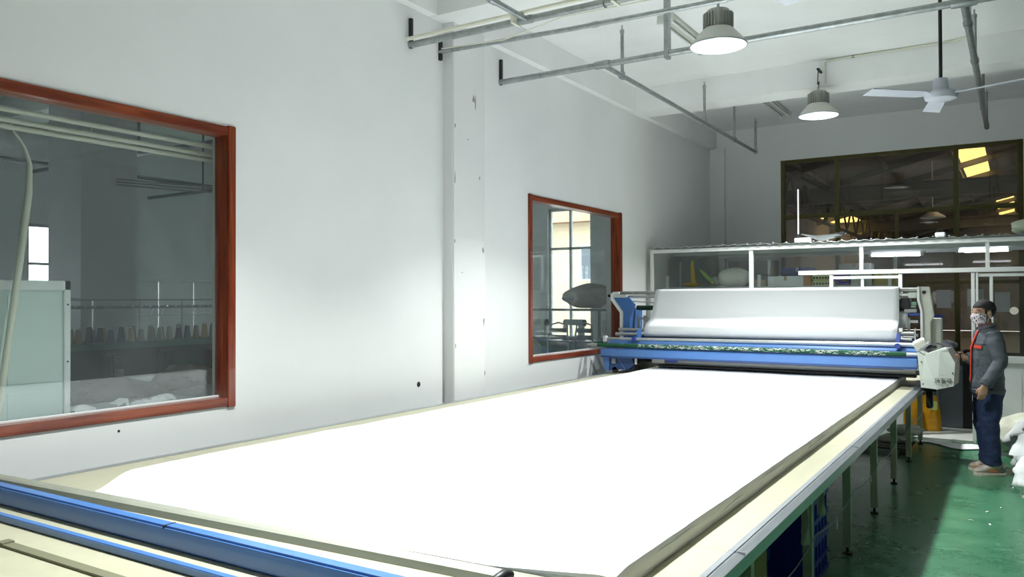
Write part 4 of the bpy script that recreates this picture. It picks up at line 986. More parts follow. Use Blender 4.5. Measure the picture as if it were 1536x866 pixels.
# heap of white cloth bags at the right edge
heap = M('heap_cloth', (.72, .75, .74), .8, var=.1, vs_=4)
for i, (c, r, lab) in enumerate((((.12, 10.55, .22), (.34, .36, .23), 'cream knotted cloth bundle on the floor behind the worker'),
                              ((.28, 9.75, .30), (.34, .36, .31), 'grey white cloth sack at the right edge beside the worker'),
                              ((.22, 8.95, .26), (.28, .36, .27), 'white cloth heap at the right edge in front of the worker'),
                              ((.24, 8.1, .22), (.25, .38, .23), 'white cloth heap nearest the camera at the right edge'),
                              ((.42, 9.35, .80), (.30, .42, .23), 'white cloth bundle lying on top of the other heaps'))):
    m = M('cream_heap', (.60, .60, .48), .85, var=.2, vs_=5) if i == 0 else heap
    mb = MB(); f0 = bagf(c, r, i*1.9+1)
    def fn(u, v, c=c):
        x, y, z = f0(u, v); d = .02*math.sin(x*23+y*17+z*9)+.015*math.sin(x*41-z*37)
        return (x+d, y+d*.7, max(.003, z+d*.5))
    mb.grid(fn, 56, 30).build
    o = mb.build('cloth_heap', m, None, smooth=75); tag(o, lab, 'cloth', 'cloth heaps at the right edge')
# lint scraps
for i in range(9):
    x, y = rr(-.9, .0), rr(5.2, 9.3); a = rr(0, 6)
    o = MB().grid(lambda u, v: (x+(u-.5)*.035*math.cos(a)-(v-.5)*(.003+.012*u)*math.sin(a), y+(u-.5)*.035*math.sin(a)+(v-.5)*(.003+.012*u)*math.cos(a), .003+.006*math.sin(u*PI)), 3, 2).build('lint_scrap', cloth, None, solid=.002)
    tag(o, 'tiny white cloth scrap on the green floor', 'scrap', 'cloth scraps on the green floor')

# ================================================================== SIDE ROOM (seen through the wooden windows)
# conduit bundle above window and hanging hose
t = thing('pvc_conduit', 'pair of ivory conduits running behind the top of the left window', 'conduit', (WX-.33, 2.5, 2.9))
for (dx, z) in ((0, 2.80), (.03, 2.855), (-.02, 2.765)): MB().tube([(WX-.32+dx, -1, z), (WX-.32+dx, 4.1, z)], .017, 8).build('pipe', whitepipe, t, smooth=50)
for y in (.5, 1.8, 2.9, 3.7): B(WX-.352, WX-.338, y-.006, y+.006, 2.745, 2.875).build('clip', whitepipe, t)
t = thing('hose', 'ivory hose hanging down behind the left window', 'hose', (WX-.36, 2.45, 1.0))
MB().tube([(-5.0, 2.42, 2.80), (-5.0, 2.44, 2.74), (-5.0, 2.50, 2.66), (-5.0, 2.53, 2.56), (-5.0, 2.525, 2.40), (-5.0, 2.49, 2.10), (-5.0, 2.445, 1.75), (-5.0, 2.40, 1.4), (-5.0, 2.36, 1.1), (-5.0, 2.34, .8)], [.006, .007, .009, .014, .02, .02, .02, .02, .02, .02], 10).build('hose_pipe', whitepipe, t, smooth=60)
# big white panel
t = thing('white_panel', 'tall pale green-white panel standing behind the left window', 'panel', (-5.1, 2.3, 0))
pg = M('pale_green_panel', (.62, .74, .70), .5)
B(-5.14, -5.11, 1.75, 2.82, .2, 1.86).build('sheet', pg, t)
for (a, b, c, d) in ((2.79, 2.83, .2, 1.87), (1.75, 2.83, 1.81, 1.87)): B(-5.145, -5.09, a, b, c, d).build('edge_trim', white, t, bevel=.004)
for k in range(3):
    for j in range(3): B(-5.112, -5.106, 1.80+.33*k, 2.08+.33*k, .95+.29*j, 1.19+.29*j).build('embossed_field', pg, t, bevel=.002)
for z in (1.72, 1.36, 1.02): MB().lathe([(0, .004), (.006, .004), (.006, -.01)], (-5.09, 2.81, z), 8, 'x').build('screw', darkmetal, t)
# bench under the window with odds and ends
t = thing('bench', 'pale bench top right behind the left window', 'bench', (-5.3, 2.9, 0))
B(-5.65, -4.9, 2.86, 3.95, .97, 1.0).build('bench_top', M('pale_bench', (.48, .52, .52), .5), t)
for (x, y) in ((-5.6, 2.92), (-5.6, 3.8), (-4.95, 3.8), (-4.95, 2.92)): B(x-.02, x+.02, y-.02, y+.02, 0, .97).build('leg', greyp, t)
for i, (y, x, r) in enumerate(((2.92, -5.12, .08), (3.30, -5.05, .07), (3.45, -5.12, .08), (3.58, -5.2, .07))):
    o = MB().grid(bagf((x, y, 1.03), (.07, r, .04), i*3.3), 20, 10).build('rag', cloth, None, smooth=60)
    tag(o, ['white rag beside the pale panel behind the left window', 'white rag second from the right on the bench sill', 'larger white rag on the bench behind the left window', 'white rag in the right corner behind the left window'][i], 'rag', 'rags on the bench')
t = thing('small_carton', 'small tilted white carton on the bench behind the left window', 'box', (-5.08, 3.15, 1.0))
MB().obox((-5.08, 3.15, 1.045), (.07, .10, .06), (.3, 0, .3)).build('body', paper, t); MB().obox((-5.043, 3.15, 1.045), (.004, .06, .02), (.3, 0, .3)).build('print', greyp, t)
t = thing('scissors', 'pair of scissors lying on the bench behind the left window', 'scissors', (-5.1, 3.25, 1.0))
for s in (-1, 1):
    MB().tube([(-5.15, 3.2+s*.02, 1.01), (-5.12, 3.24, 1.03), (-5.08, 3.30-s*.02, 1.06)], [.003, .006, .006], 6).build('blade', steel, t)
    MB().tube([(-5.07+.02*math.cos(a*PI/5), 3.32-s*.03+.02*math.sin(a*PI/5), 1.07) for a in range(11)], .005, 5, False).build('handle_ring', steel, t)
# embroidery machine with thread cones
teal = M('teal_table', (.05, .15, .13), .4)
em = thing('embroidery_machine', 'long teal embroidery machine with thread stand in the side room', 'machine', (-7.4, 5, 0))
B(-8.0, -6.7, 2.9, 8.4, .86, .92).build('table_top', M('grey_green_top', (.30, .36, .35), .4), em)
B(-7.72, -7.28, 2.9, 8.4, 1.28, 1.34).build('thread_shelf', teal, em); B(-7.7, -7.4, 2.9, 8.4, 1.0, 1.28).build('machine_beam', M('machine_green', (.035, .075, .065), .4), em)
for y in (3.0, 5.0, 6.8, 8.3):
    B(-7.9, -7.8, y-.04, y+.04, 0, .86).build('leg', greyp, em); B(-6.9, -6.8, y-.04, y+.04, 0, .86).build('leg', greyp, em)
B(-7.62, -7.52, 2.9, 8.4, 1.66, 1.69).build('guide_rail', greyp, em); B(-7.62, -7.52, 2.9, 8.4, 1.74, 1.755).build('guide_rail', greyp, em)
for k in range(12): B(-7.585, -7.565, 2.95+k*.49, 2.97+k*.49, 1.34, 1.75).build('stand_rod', steel, em)
for k in range(56): MB().tube([(-7.52, 2.95+k*.097, 1.675), (-7.49, 2.95+k*.097, 1.685)], .008, 5).build('tension_disc', steel, em)
for k in range(9):
    y = 3.3+k*.55; B(-7.28, -7.12, y-.06, y+.06, .95, 1.24).build('sewing_head', M('head_grey', (.035, .035, .04), .4), em, bevel=.015); B(-7.12, -7.08, y-.03, y+.03, .90, 1.1).build('needle_case', greyp, em)
cols = [(.34, .22, .10), (.10, .10, .11), (.06, .08, .16), (.42, .36, .26), (.14, .13, .2), (.5, .36, .16), (.10, .12, .2), (.36, .26, .14), (.5, .48, .4), (.2, .24, .28), (.4, .3, .2), (.08, .16, .28), (.3, .3, .26), (.5, .42, .3)]
k = 0
for row in range(2):
    for i in range(26):
        y = 3.95+i*.105+(0.04 if row else 0); x = -7.36-.2*row
        if row and i % 3 == 0: continue
        c = cols[(i*5+row*3) % len(cols)]; h = rr(.11, .15)
        t = thing('thread_cone', 'thread cone on the %s row of the embroidery machine behind the left window' % ('front' if not row else 'back'), 'thread', (x, y, 1.341), 'thread cones in the side room, %s row' % ('front' if not row else 'back'))
        MB().lathe([(0, 0), (.036, 0), (.036, .01), (.022, h), (.018, h+.005), (0, h+.005)], (x, y, 1.341), 12).build('thread', M('thread_%d' % ((i*5+row*3) % len(cols)), c, .7), t, smooth=50)
        MB().tube([(x, y, 1.341+h), (x, y, 1.341+h+.02)], .008, 6).build('cone_tip', offwhite, t)
# second stand further right
em2 = thing('thread_rack', 'pale wire thread rack standing behind the embroidery machine', 'rack', (-8.9, 7, 0))
for z in (1.56, 1.98): MB().tube([(-9.0, 5.6, z), (-9.0, 8.6, z)], .012, 6).build('rail', steel, em2)
for k in range(7): MB().tube([(-9.0, 5.6+k*.5, 0), (-9.0, 5.6+k*.5, 1.98)], .012, 6).build('post', steel, em2)
for k in range(20): MB().tube([(-9.0, 5.7+k*.145, 1.56), (-8.95, 5.7+k*.145, 1.66), (-8.95, 5.76+k*.145, 1.66)], .007, 5).build('peg', white, em2)
# heaps of fabric behind the machine table
for i, (x, y, z, r, c) in enumerate(((-6.26, 3.85, 1.02, (.24, .33, .12), (.16, .16, .16)), (-6.28, 4.55, 1.05, (.24, .30, .15), (.20, .17, .13)), (-6.26, 5.28, 1.10, (.24, .32, .2), (.20, .26, .26)), (-5.9, 4.6, .98, (.09, .5, .08), (.45, .47, .46)))):
    o = MB().grid(bagf((x, y, z-.04), r, i*2.7), 30, 16).build('garment_pile', M('garment_%d' % i, c, .85, var=.3, vs_=8), None, smooth=60)
    tag(o, ['dark pile of cut garments on the bench before the embroidery machine', 'brownish pile of cut garments in the middle behind the left window', 'grey green pile of garments at the right behind the left window', 'pale low pile of cloth in front of the garment piles'][i], 'fabric', 'fabric piles in the side room')
t = thing('work_table', 'grey green work table carrying fabric piles in the side room', 'table', (-6.2, 4.8, 0))
B(-6.62, -5.75, 3.4, 6.2, .82, .86).build('table_top', M('sage_top', (.34, .40, .40), .4), t)
for (x, y) in ((-6.55, 3.5), (-5.8, 3.5), (-6.55, 6.1), (-5.8, 6.1)): B(x-.025, x+.025, y-.025, y+.025, 0, .82).build('leg', greyp, t)
# pipes and hangers in the side room
t = thing('sprinkler_pipe', 'dark sprinkler pipes under the ceiling of the side room', 'pipe', (-8, 6, 3.9))
dpipe = M('dull_pipe', (.16, .16, .17), .5, .4)
MB().tube([(SX, 6.6, 3.75), (WX-.3, 6.6, 3.75)], .03, 8).build('pipe', dpipe, t); MB().tube([(-9.6, -2, 3.75), (-9.6, 14, 3.75)], .03, 8).build('pipe', dpipe, t); MB().tube([(-6.8, 3, 3.70), (-6.8, 14, 3.70)], .024, 8).build('pipe', dpipe, t)
MB().tube([(SX, 8.6, 3.55), (WX-.3, 8.6, 3.55)], .028, 8).build('pipe', dpipe, t); MB().tube([(-11.2, 0, 3.6), (-11.2, 14, 3.6)], .03, 8).build('pipe', dpipe, t)
for x in (-11.5, -10.2, -8.0, -7.2, -6.0): MB().tube([(x, 8.6, 3.55), (x, 8.6, CZ)], .016, 6).build('hanger', dpipe, t); MB().tube([(x, 6.6, 3.75), (x, 6.6, CZ)], .016, 6).build('hanger', dpipe, t)
for y in (3.6, 6.2, 8.4, 10.2): MB().tube([(-6.8, y, 3.7), (-6.8, y, CZ)], .014, 6).build('hanger', dpipe, t); MB().tube([(-9.6, y, 3.75), (-9.6, y, CZ)], .014, 6).build('hanger', dpipe, t)
t = thing('cable_tray', 'thin drooping cables crossing the side room', 'cable', (-8, 6, 3))
for k in range(3): MB().tube([(-8.14+.655*j, 5.0+.45*j, 2.98+.03*k-.12*math.sin(j*PI/5)) for j in range(6)], .010, 5).build('cable', M('grey_cable', (.4, .4, .4), .6), t)
# bulb lamp in side room
t = thing('bulb_lamp', 'glaring bulb lamp glowing in the side room behind the left window', 'lamp', (-9.75, 6.19, 2.283))
bm2 = M('glowing_bulb', (1, 1, 1), .5, emit=(.92, .95, 1), es=40)
MB().ell((-9.75, 6.19, 2.283), (.05, .05, .06), 16, 10).build('bulb', bm2, t, smooth=60); MB().tube([(-9.75, 6.19, 2.33), (-9.75, 6.19, 2.40)], .025, 10).build('socket', white, t); MB().tube([(-9.75, 6.19, 2.40), (-9.75, 6.19, CZ)], .004, 5).build('cord', black, t)
ld = bpy.data.lights.new('bulb_light', 'POINT'); ld.energy = 12; ld.shadow_soft_size = .07; ld.color = (.92, .95, 1)
lo2 = bpy.data.objects.new('bulb_light', ld); col.objects.link(lo2); lo2.parent = t; lo2.location = (0, 0, -.09)
# right-hand part seen through window 2: green table, sewing machines, chairs, sack
gt = thing('sewing_table', 'green sewing table behind the window beside the machine', 'table', (-6.2, 12.4, 0))
B(-8.2, -4.95, 12.1, 12.8, .98, 1.02).build('table_top', teal, gt); B(-8.2, -4.95, 12.1, 12.13, .55, .98).build('apron', M('green_apron', (.06, .20, .15), .5), gt)
for x in (-8.1, -6.5, -5.0): B(x-.03, x+.03, 12.2, 12.26, 0, .98).build('leg', greyp, gt)
for i in range(3):
    x = -7.3+i*.75; t = thing('sewing_machine', 'small sewing machine on the green table, %s one behind the window by the machine' % ('left', 'middle', 'right')[i], 'sewing machine', (x, 12.4, 1.02), 'sewing machines in the side room')
    B(x-.2, x+.2, 12.35, 12.5, 1.02, 1.08).build('bed', greyp, t, bevel=.01); B(x+.1, x+.19, 12.38, 12.48, 1.08, 1.34).build('pillar', offwhite, t, bevel=.015); B(x-.2, x+.19, 12.38, 12.48, 1.28, 1.38).build('arm', offwhite, t, bevel=.02); B(x-.2, x-.13, 12.39, 12.47, 1.16, 1.28).build('head', offwhite, t, bevel=.01); MB().lathe([(0, 0), (.06, 0), (.06, .03), (0, .03)], (x+.19, 12.43, 1.32), 14, 'x').build('hand_wheel', black, t)
o = MB().grid(bagf((-6.5, 12.92, 1.78), (.45, .2, .215), 2.2), 36, 18).build('sack', M('pinkish_sack', (.40, .35, .33), .8), None, smooth=60); tag(o, 'big slumped sack on the rack behind the window by the machine', 'sack')
t = thing('rack', 'steel rack carrying the big sack behind the window by the machine', 'rack', (-6.4, 12.9, 0))
for z in (1.52,): B(-8.4, -5.2, 12.75, 13.1, z, z+.04).build('shelf', greyp, t)
for x in (-8.3, -7.3, -6.3, -5.3): B(x-.02, x+.02, 12.9, 12.94, 0, 1.52).build('post', greyp, t)
def chair(x, y, rz, label, wide=.42):
    t = thing('chair', label, 'chair', (0, 0, 0), 'chairs in the side room'); cm = M('chair_grey', (.26, .28, .28), .5)
    B(-wide/2, wide/2, -.2, .2, .76, .81).build('seat', cm, t, bevel=.015)
    fr = MB().tube([(-wide/2, .2, .76), (-wide/2, .22, 1.08), (-wide/2+.03, .24, 1.32), (0, .25, 1.36), (wide/2-.03, .24, 1.32), (wide/2, .22, 1.08), (wide/2, .2, .76)], .014, 8).build('back_frame', M('chair_frame', (.45, .47, .46), .4, .3), t, smooth=60)
    for k in range(3): B(-wide/2+.03, wide/2-.03, .225, .24, .98+k*.11, 1.05+k*.11).build('back_slat', cm, t)
    for sx in (-1, 1):
        for sy in (-1, 1): MB().tube([(sx*wide/2*.9, sy*.18, .76), (sx*wide/2, sy*.2, 0)], .013, 6).build('leg', darkmetal, t)
    t.location = (x, y, 0); t.rotation_euler = (0, 0, rz)
    return t
chair(-6.22, 11.1, .15, 'tall grey slatted chair, left of the pair behind the window by the machine', .34); chair(-5.84, 11.15, -.1, 'tall grey slatted chair, right of the pair behind the window by the machine', .34); chair(-5.42, 11.62, 0, 'wide tall grey chair at the right behind the window by the machine', .52)
t = thing('armchair', 'pale green rounded seat back low behind the window by the machine', 'chair', (-6.6, 10.8, 0))
MB().grid(bagf((-6.33, 10.55, .78), (.26, .12, .34), 0), 28, 18).build('back_pad', M('sage_pad', (.45, .50, .36), .7), t, smooth=70); B(-6.58, -6.08, 10.2, 10.55, .4, .5).build('seat', M('sage_pad', (.45, .50, .36)), t, bevel=.03); MB().tube([(-6.33, 10.4, .4), (-6.33, 10.4, .02)], .03, 8).build('post', darkmetal, t); B(-6.58, -6.08, 10.37, 10.43, 0, .03).build('foot_bar', darkmetal, t)
t = thing('work_bench', 'red topped low bench behind the window beside the machine', 'bench', (-5.9, 10.9, 0))
B(-5.95, -5.1, 10.25, 10.6, .84, .88).build('bench_top', M('red_bench', (.30, .07, .04), .4), t)
for x in (-5.9, -5.15): B(x-.02, x+.02, 10.28, 10.33, 0, .84).build('leg', greyp, t); B(x-.02, x+.02, 10.52, 10.57, 0, .84).build('leg', greyp, t)
for i in range(2):
    o = B(-5.85+i*.38, -5.65+i*.38, 10.28, 10.40, .882, .902).build('paper_pack', paper, None, bevel=.004); tag(o, ('left' if i == 0 else 'right')+' flat white pack on the red bench', 'pack', 'white packs on the red bench')

# ================================================================== WORKER
def fuse(mb, voxel=.008, it=6, fac=.5, disp=None):
    me = bpy.data.meshes.new('tmp'); me.from_pydata(mb.v, [], mb.f)
    bm = bmesh.new(); bm.from_mesh(me); bmesh.ops.recalc_face_normals(bm, faces=bm.faces); bm.to_mesh(me); bm.free()
    ob = bpy.data.objects.new('tmp', me); col.objects.link(ob)
    md = ob.modifiers.new('r', 'REMESH'); md.mode = 'VOXEL'; md.voxel_size = voxel
    if it: s_ = ob.modifiers.new('s', 'SMOOTH'); s_.iterations = it; s_.factor = fac
    if disp:
        tx = bpy.data.textures.new('wrinkle', 'CLOUDS'); tx.noise_scale = disp[1]; tx.noise_depth = 2
        d = ob.modifiers.new('d', 'DISPLACE'); d.texture = tx; d.strength = disp[0]; d.mid_level = .5
    dg = bpy.context.evaluated_depsgraph_get(); out = bpy.data.meshes.new_from_object(ob.evaluated_get(dg)); bpy.data.objects.remove(ob)
    out.polygons.foreach_set('use_smooth', [True]*len(out.polygons))
    return out
def meshobj(name, me, mat, parent=None):
    me.name = name; me.materials.clear(); me.materials.append(mat)
    o = bpy.data.objects.new(name, me); col.objects.link(o)
    if parent is not None: o.parent = parent
    return o
def hring(cx, cy, z, rx, ry, n=20, p=2.3):
    R = []
    for k in range(n):
        a = 2*PI*k/n; c, s = math.cos(a), math.sin(a)
        R.append((cx+rx*math.copysign(abs(c)**(2/p), c), cy+ry*math.copysign(abs(s)**(2/p), s), z))
    return R
HY = math.radians(22); HC = Vector((.035, 0, 1.585)); HR = Matrix.Rotation(HY, 3, 'Z') @ Matrix.Rotation(math.radians(4), 3, 'Y')
def hp(x, y, z): return HC + HR @ Vector((x, y, z))
def hell(mb, c, r, seg=16, rings=10): mb.ell(hp(*c), r, seg, rings, HR)
skin = M('skin', (.50, .29, .19), .5, var=.06, vs_=20)
sk_ = MB()
# torso, hips and legs (under the clothes)
sk_.loft([hring(0, 0, .86, .10, .15), hring(0, 0, 1.0, .095, .14), hring(0, 0, 1.2, .11, .165), hring(0, 0, 1.36, .09, .17), hring(0, 0, 1.42, .06, .09)])
for s, kx in ((1, .01), (-1, -.01)):
    sk_.tube([(0, s*.085, .92), (.01, s*.09, .70), (.02, s*.095, .48), (kx-.01, s*.095, .28), (kx-.02, s*.095, .09)], [.085, .075, .052, .05, .036], 14)
    sk_.tube([(kx-.05, s*.095, .05), (kx+.12, s*.105, .04)], [.035, .035], 10)
sk_.tube([(.0, 0, 1.38), (.008, 0, 1.44), (.02, 0, 1.53)], [.062, .055, .055], 16)
LA = [(0, .175, 1.385), (-.035, .255, 1.12), (.105, .262, .895)]; RA = [(0, -.175, 1.385), (-.03, -.265, 1.13), (.125, -.215, 1.12)]
for A_, in ((LA,), (RA,)):
    sk_.tube([A_[0], tuple((Vector(A_[0])+Vector(A_[1]))/2), A_[1], tuple((Vector(A_[1])+Vector(A_[2]))/2), A_[2]], [.055, .048, .042, .040, .028], 12)
# head
hell(sk_, (-.012, 0, .035), (.098, .077, .088)); hell(sk_, (.022, 0, -.028), (.068, .060, .082)); hell(sk_, (.05, 0, .03), (.046, .058, .05))
hell(sk_, (.045, 0, -.085), (.034, .034, .024)); hell(sk_, (.094, 0, -.015), (.020, .015, .024)); hell(sk_, (.088, 0, .012), (.012, .010, .03)); hell(sk_, (.082, 0, .032), (.016, .052, .010))
for s in (1, -1): hell(sk_, (.068, s*.036, -.012), (.026, .024, .022)); hell(sk_, (-.008, s*.080, -.006), (.024, .010, .034)); hell(sk_, (-.004, s*.078, -.036), (.012, .008, .012))
hell(sk_, (.088, 0, -.058), (.010, .024, .007))
# left hand: loosely closed, hanging
def finger(pts, r): sk_.tube(pts, [r*1.05, r, r*.95, r*.8][:len(pts)], 8)
w = Vector(LA[2])
sk_.loft([hring(w.x+.004, w.y, w.z+.01, .027, .020, 12), hring(w.x+.012, w.y-.002, w.z-.03, .038, .018, 12), hring(w.x+.020, w.y-.004, w.z-.065, .042, .017, 12), hring(w.x+.024, w.y-.006, w.z-.095, .040, .014, 12)])
for k, (dx, ln) in enumerate(((.030, 1.0), (.010, 1.08), (-.010, 1.0), (-.028, .82))):
    b = w+Vector((.024+dx, -.006, -.088))
    finger([b, b+Vector((.002, -.006, -.030*ln)), b+Vector((.002, -.026, -.050*ln)), b+Vector((.0, -.040, -.038*ln))], .0095-.0006*k)
b = w+Vector((.045, -.008, -.030)); finger([b, b+Vector((.020, -.012, -.022)), b+Vector((.022, -.024, -.046)), b+Vector((.014, -.032, -.064))], .0105)
# right hand: closed round the steering handle
w = Vector(RA[2]); d_ = Vector((.94, .12, .10)).normalized(); q = Vector((0, 0, 1)); sd = d_.cross(q).normalized()
def xr(k): 
    c = w+d_*k[0]; R = []
    for j in range(12):
        a = 2*PI*j/12; R.append(c+sd*(k[1]*math.cos(a))+q*(k[2]*math.sin(a)))
    return R
sk_.loft([xr((-.01, .021, .026)), xr((.025, .019, .036)), xr((.06, .018, .040)), xr((.085, .015, .038))])
for k, dz in enumerate((.030, .010, -.010, -.028)):
    b = w+d_*.078+q*dz; ln = (1, 1.08, 1, .84)[k]
    finger([b, b+d_*.030*ln+sd*.004, b+d_*.044*ln-sd*.0+sd*-.020, b+d_*.026*ln-sd*.036], .0093)
b = w+d_*.022+q*.030; finger([b, b+q*.022+d_*.020, b+q*.024+d_*.046-sd*.012, b+q*.016+d_*.066-sd*.020], .0105)
me = fuse(sk_, .0055, 3)
person = meshobj('person', me, skin)
tag(person, 'worker in grey jacket, blue trousers and patterned face mask holding the machine console', 'person')

# hair
hr = MB(); seg, rg = 36, 22
hv = [[hp(-.016+.112*math.sin(PI*i/rg)*math.cos(2*PI*k/seg), .090*math.sin(PI*i/rg)*math.sin(2*PI*k/seg), .038-.100*math.cos(PI*i/rg)) for k in range(seg)] for i in range(1, rg)]
def keep(p):
    l = HR.transposed() @ (Vector(p)-HC)
    if l.x > .055: return l.z > .068
    if l.x > .02: return l.z > .058-.9*(.055-l.x) or (abs(l.y) > .05 and l.z > .0 and l.x < .035)
    if l.x > -.03: return l.z > .032 
    return l.z > -.055
tmp = MB(); tmp.loft(hv)
for f in tmp.f:
    c = sum((Vector(tmp.v[i]) for i in f), Vector())/len(f)
    if keep(c): hr.f.append(f); hr.mi.append(0)
hr.v = tmp.v
ho = hr.build('hair', M('black_hair', (.012, .011, .011), .55, bump=.6, bs=160), person, smooth=70, label='short black hair'); md = ho.modifiers.new('t', 'SOLIDIFY'); md.thickness = .014; md.offset = -1
# eyes, brows
for s in (1, -1):
    e = MB().ell(hp(.088, s*.032, .012), (.007, .013, .006), 12, 8, HR).build('eye', M('eye_white', (.6, .56, .52), .3), person, smooth=60)
    MB().ell(hp(.0935, s*.032, .012), (.003, .006, .0055), 10, 6, HR).build('iris', black, e)
    MB().tube([hp(.088, s*.012, .036), hp(.090, s*.032, .042), hp(.076, s*.054, .036)], [.004, .0048, .003], 6).build('eyebrow', M('brow', (.02, .015, .012), .8), person)
# face mask
mk = bpy.data.materials.new('mask_print'); mk.use_nodes = True; nt = mk.node_tree; bb = nt.nodes['Principled BSDF']; bb.inputs['Roughness'].default_value = .8
tc = nt.nodes.new('ShaderNodeTexCoord'); vo = nt.nodes.new('ShaderNodeTexVoronoi'); vo.inputs['Scale'].default_value = 62; vo.inputs['Randomness'].default_value = .55
nt.links.new(tc.outputs['Object'], vo.inputs['Vector']); rp = nt.nodes.new('ShaderNodeValToRGB'); el = rp.color_ramp.elements
el[0].position = .34; el[0].color = (.015, .012, .03, 1); el[1].position = .46; el[1].color = (.80, .76, .80, 1); nn = el.new(.40); nn.color = (.35, .10, .16, 1)
nt.links.new(vo.outputs['Distance'], rp.inputs[0]); nt.links.new(rp.outputs[0], bb.inputs['Base Color'])
def mf(u, v):
    a = (u-.5)*math.radians(172); zz = -.098+.104*v; bulge = math.sin(PI*v)
    rx = .086+.016*math.cos(a)*math.exp(-((v-.72)/.3)**2)+.010*bulge; ry = .066+.010*bulge
    zz -= .012*(1-math.cos(a))*(v-.4)
    return hp(.018+rx*math.cos(a)*(.86 if v < .12 else 1), ry*math.sin(a), zz)
MB().grid(mf, 22, 12).build('face_mask', mk, person, smooth=80, solid=.003, label='white face mask with a dark red and black print')
for s in (1, -1):
    for (z0, z1) in ((-.0, .016), (-.075, -.028)):
        MB().tube([hp(.022, s*.077, z0), hp(.01, s*.083, (z0+z1)/2), hp(-.012, s*.090, z1)], .0022, 5).build('mask_strap', white, person)
# jacket
jm = M('grey_work_jacket', (.085, .10, .115), .75, var=.18, vs_=9, bump=.35, bs=14)
def jr(z):
    T = [(.80, .005, .142, .192), (.86, .006, .146, .195), (.98, .004, .138, .188), (1.12, .004, .136, .192), (1.25, .004, .135, .198), (1.34, .0, .112, .188), (1.40, -.002, .090, .150), (1.445, .002, .068, .088)]
    for i in range(len(T)-1):
        if z <= T[i+1][0]:
            f = max(0, (z-T[i][0])/(T[i+1][0]-T[i][0])); return [T[i][j]*(1-f)+T[i+1][j]*f for j in (1, 2, 3)]
    return T[-1][1:]
jk = MB(); jk.loft([hring(jr(z)[0], 0, z, jr(z)[1], jr(z)[2], 28, 2.2) for z in (.80, .83, .86, .92, .98, 1.05, 1.12, 1.19, 1.25, 1.30, 1.34, 1.37, 1.40, 1.445)])
def mid(a, b, t, off=(0, 0, 0)): return Vector(a)*(1-t)+Vector(b)*t+Vector(off)
for A_, out in ((LA, 1), (RA, -1)):
    jk.tube([mid(A_[0], A_[1], -.05), mid(A_[0], A_[1], .25, (0, out*.012, 0)), mid(A_[0], A_[1], .6, (0, out*.008, 0)), A_[1], mid(A_[1], A_[2], .3), mid(A_[1], A_[2], .65), mid(A_[1], A_[2], .88), mid(A_[1], A_[2], .97)],
            [.074, .074, .070, .066, .063, .059, .056, .050], 18)
jo = meshobj('jacket', fuse(jk, .009, 5, .5, (.022, .075)), jm, person); jo['label'] = 'grey work jacket with red trim'
def front(y, z, off=.006):
    c, rx, ry = jr(z); return c+rx*max(0, 1-abs(y/ry)**2.2)**(1/2.2)+off
redm = M('red_trim', (.52, .035, .015), .6)
MB().grid(lambda u, v: (front((u-.5)*.04-.005, .90+.52*v, .011), (u-.5)*(.034+.014*v)-.005+.03*v*v, .90+.52*v), 4, 24).build('zip_facing', redm, jo, smooth=60, solid=.005, label='red zip facing')
MB().grid(lambda u, v: (front(.075+.085*u, 1.245+.032*v, .013), .075+.085*u, 1.245+.032*v-.006*u), 6, 3).build('pocket_flap', redm, jo, solid=.006, label='red chest pocket flap')
MB().grid(lambda u, v: (front(.05+.13*u, 1.28+.007*v, .012), .05+.13*u, 1.28+.007*v), 6, 2).build('seam', M('dark_seam', (.03, .035, .04), .8), jo, solid=.004)
MB().tube([(.01+.070*math.cos(a), .082*math.sin(a), 1.452-.022*math.cos(a)) for a in [math.radians(-150+10*k) if False else math.radians(22+k*10.53) for k in range(31)]], .018, 8).build('collar', jm, jo, smooth=60)
MB().loft([hring(.005, 0, 1.40, .070, .078, 20), hring(.008, 0, 1.44, .068, .070, 20), hring(.016, 0, 1.475, .063, .064, 20)]).build('shirt_collar', M('check_shirt', (.34, .14, .16), .8, var=.8, vs_=60, c2=(.06, .05, .10)), person, smooth=50)
# hem band and cuffs
MB().loft([hring(.005, 0, .795, .141, .190, 28, 2.2), hring(.005, 0, .835, .152, .202, 28, 2.2), hring(.005, 0, .84, .142, .19, 28, 2.2)]).build('hem_band', jm, jo, smooth=40)
for A_ in (LA, RA): MB().tube([mid(A_[1], A_[2], .86), mid(A_[1], A_[2], 1.0)], [.062, .052], 16).build('cuff', jm, jo, smooth=40)
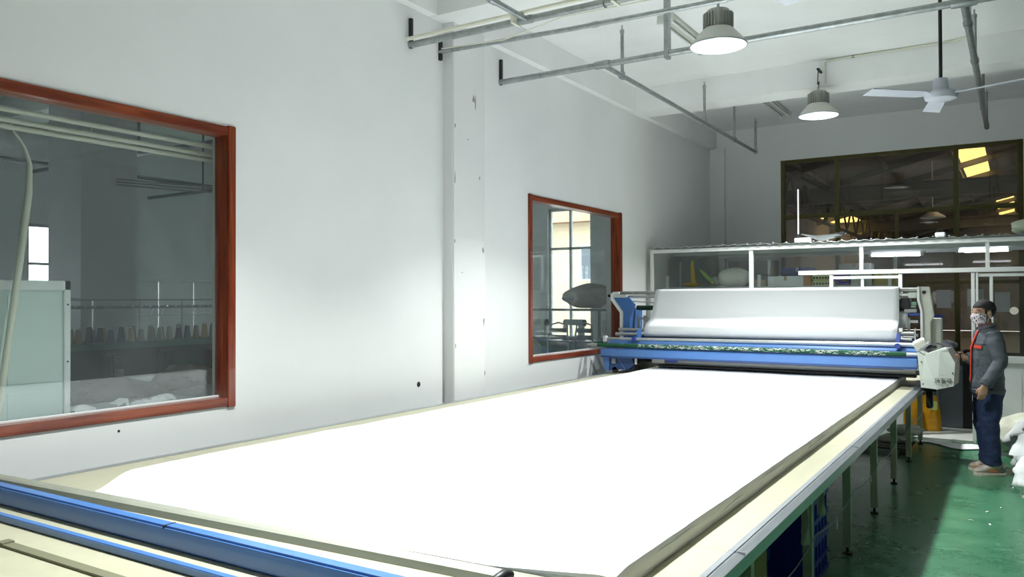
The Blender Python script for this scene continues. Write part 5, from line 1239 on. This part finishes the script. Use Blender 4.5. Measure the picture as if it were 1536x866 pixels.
# trousers
tm = M('navy_trousers', (.013, .028, .085), .8, var=.25, vs_=6, bump=.3, bs=12)
tr_ = MB(); tr_.loft([hring(0, 0, .90, .125, .165, 24), hring(0, 0, .82, .138, .182, 24), hring(0, 0, .74, .120, .180, 24)])
for s, kx in ((1, .01), (-1, -.01)):
    tr_.tube([(0, s*.085, .86), (.004, s*.09, .74), (.012, s*.093, .60), (.02, s*.095, .48), (kx+.0, s*.096, .34), (kx-.012, s*.096, .20), (kx-.012, s*.096, .105)], [.108, .108, .096, .086, .080, .078, .080], 20)
meshobj('trousers', fuse(tr_, .009, 5, .5, (.025, .09)), tm, person)['label'] = 'dark blue work trousers'
# shoes
def shoe(cx_, cy_, yaw):
    R = Matrix.Rotation(yaw, 3, 'Z'); c = Vector((cx_, cy_, 0))
    def ring(x, hw, z0, h, n=14):
        return [c + R @ Vector((x, hw*math.copysign(abs(math.cos(2*PI*k/n))**.8, math.cos(2*PI*k/n)), z0+h*(.5+.5*math.sin(2*PI*k/n)))) for k in range(n)]
    up_ = MB().loft([ring(-.096, .022, .035, .06), ring(-.088, .038, .028, .10), ring(-.05, .045, .025, .125), ring(-.005, .046, .025, .125), ring(.04, .047, .025, .105), ring(.09, .051, .025, .078), ring(.135, .051, .025, .060), ring(.172, .038, .027, .044), ring(.188, .016, .03, .026)])
    so = up_.build('shoe', M('shoe_tan', (.58, .52, .43), .7, var=.4, vs_=22, c2=(.20, .18, .16)), person, smooth=50, label='tan and grey sneaker')
    def sring(z, e): return [c + R @ Vector((x, y, z)) for (x, y) in [(-.10-e, 0), (-.09-e*.7, -.034-e), (-.03, -.044-e), (.06, -.048-e), (.13, -.052-e), (.175+e, -.034), (.193+e, 0), (.175+e, .034), (.13, .052+e), (.06, .048+e), (-.03, .044+e), (-.09-e*.7, .034+e)]]
    MB().loft([sring(0, 0), sring(.012, .004), sring(.034, .002)]).build('sole', M('shoe_sole', (.60, .55, .45), .7, var=.2, vs_=30), so, smooth=30)
    for k in range(4):
        x = .03+k*.024; z = .130-k*.015
        MB().tube([c+R @ Vector((x, -.030, z-.016)), c+R @ Vector((x+.008, 0, z+.004)), c+R @ Vector((x, .030, z-.016))], .004, 5).build('lace', white, so)
    for s in (1, -1): MB().grid(lambda u, v: c+R @ Vector((-.02+.09*u+.02*v, s*(.044+.003*u), .04+.035*v)), 3, 2).build('side_stripe', M('shoe_orange', (.42, .17, .07), .7), so, solid=.004)
shoe(-.02, .10, math.radians(6)); shoe(-.05, -.11, math.radians(-8))
person.location = (-.262, 9.27, 0); person.rotation_euler = (0, 0, math.radians(-161))
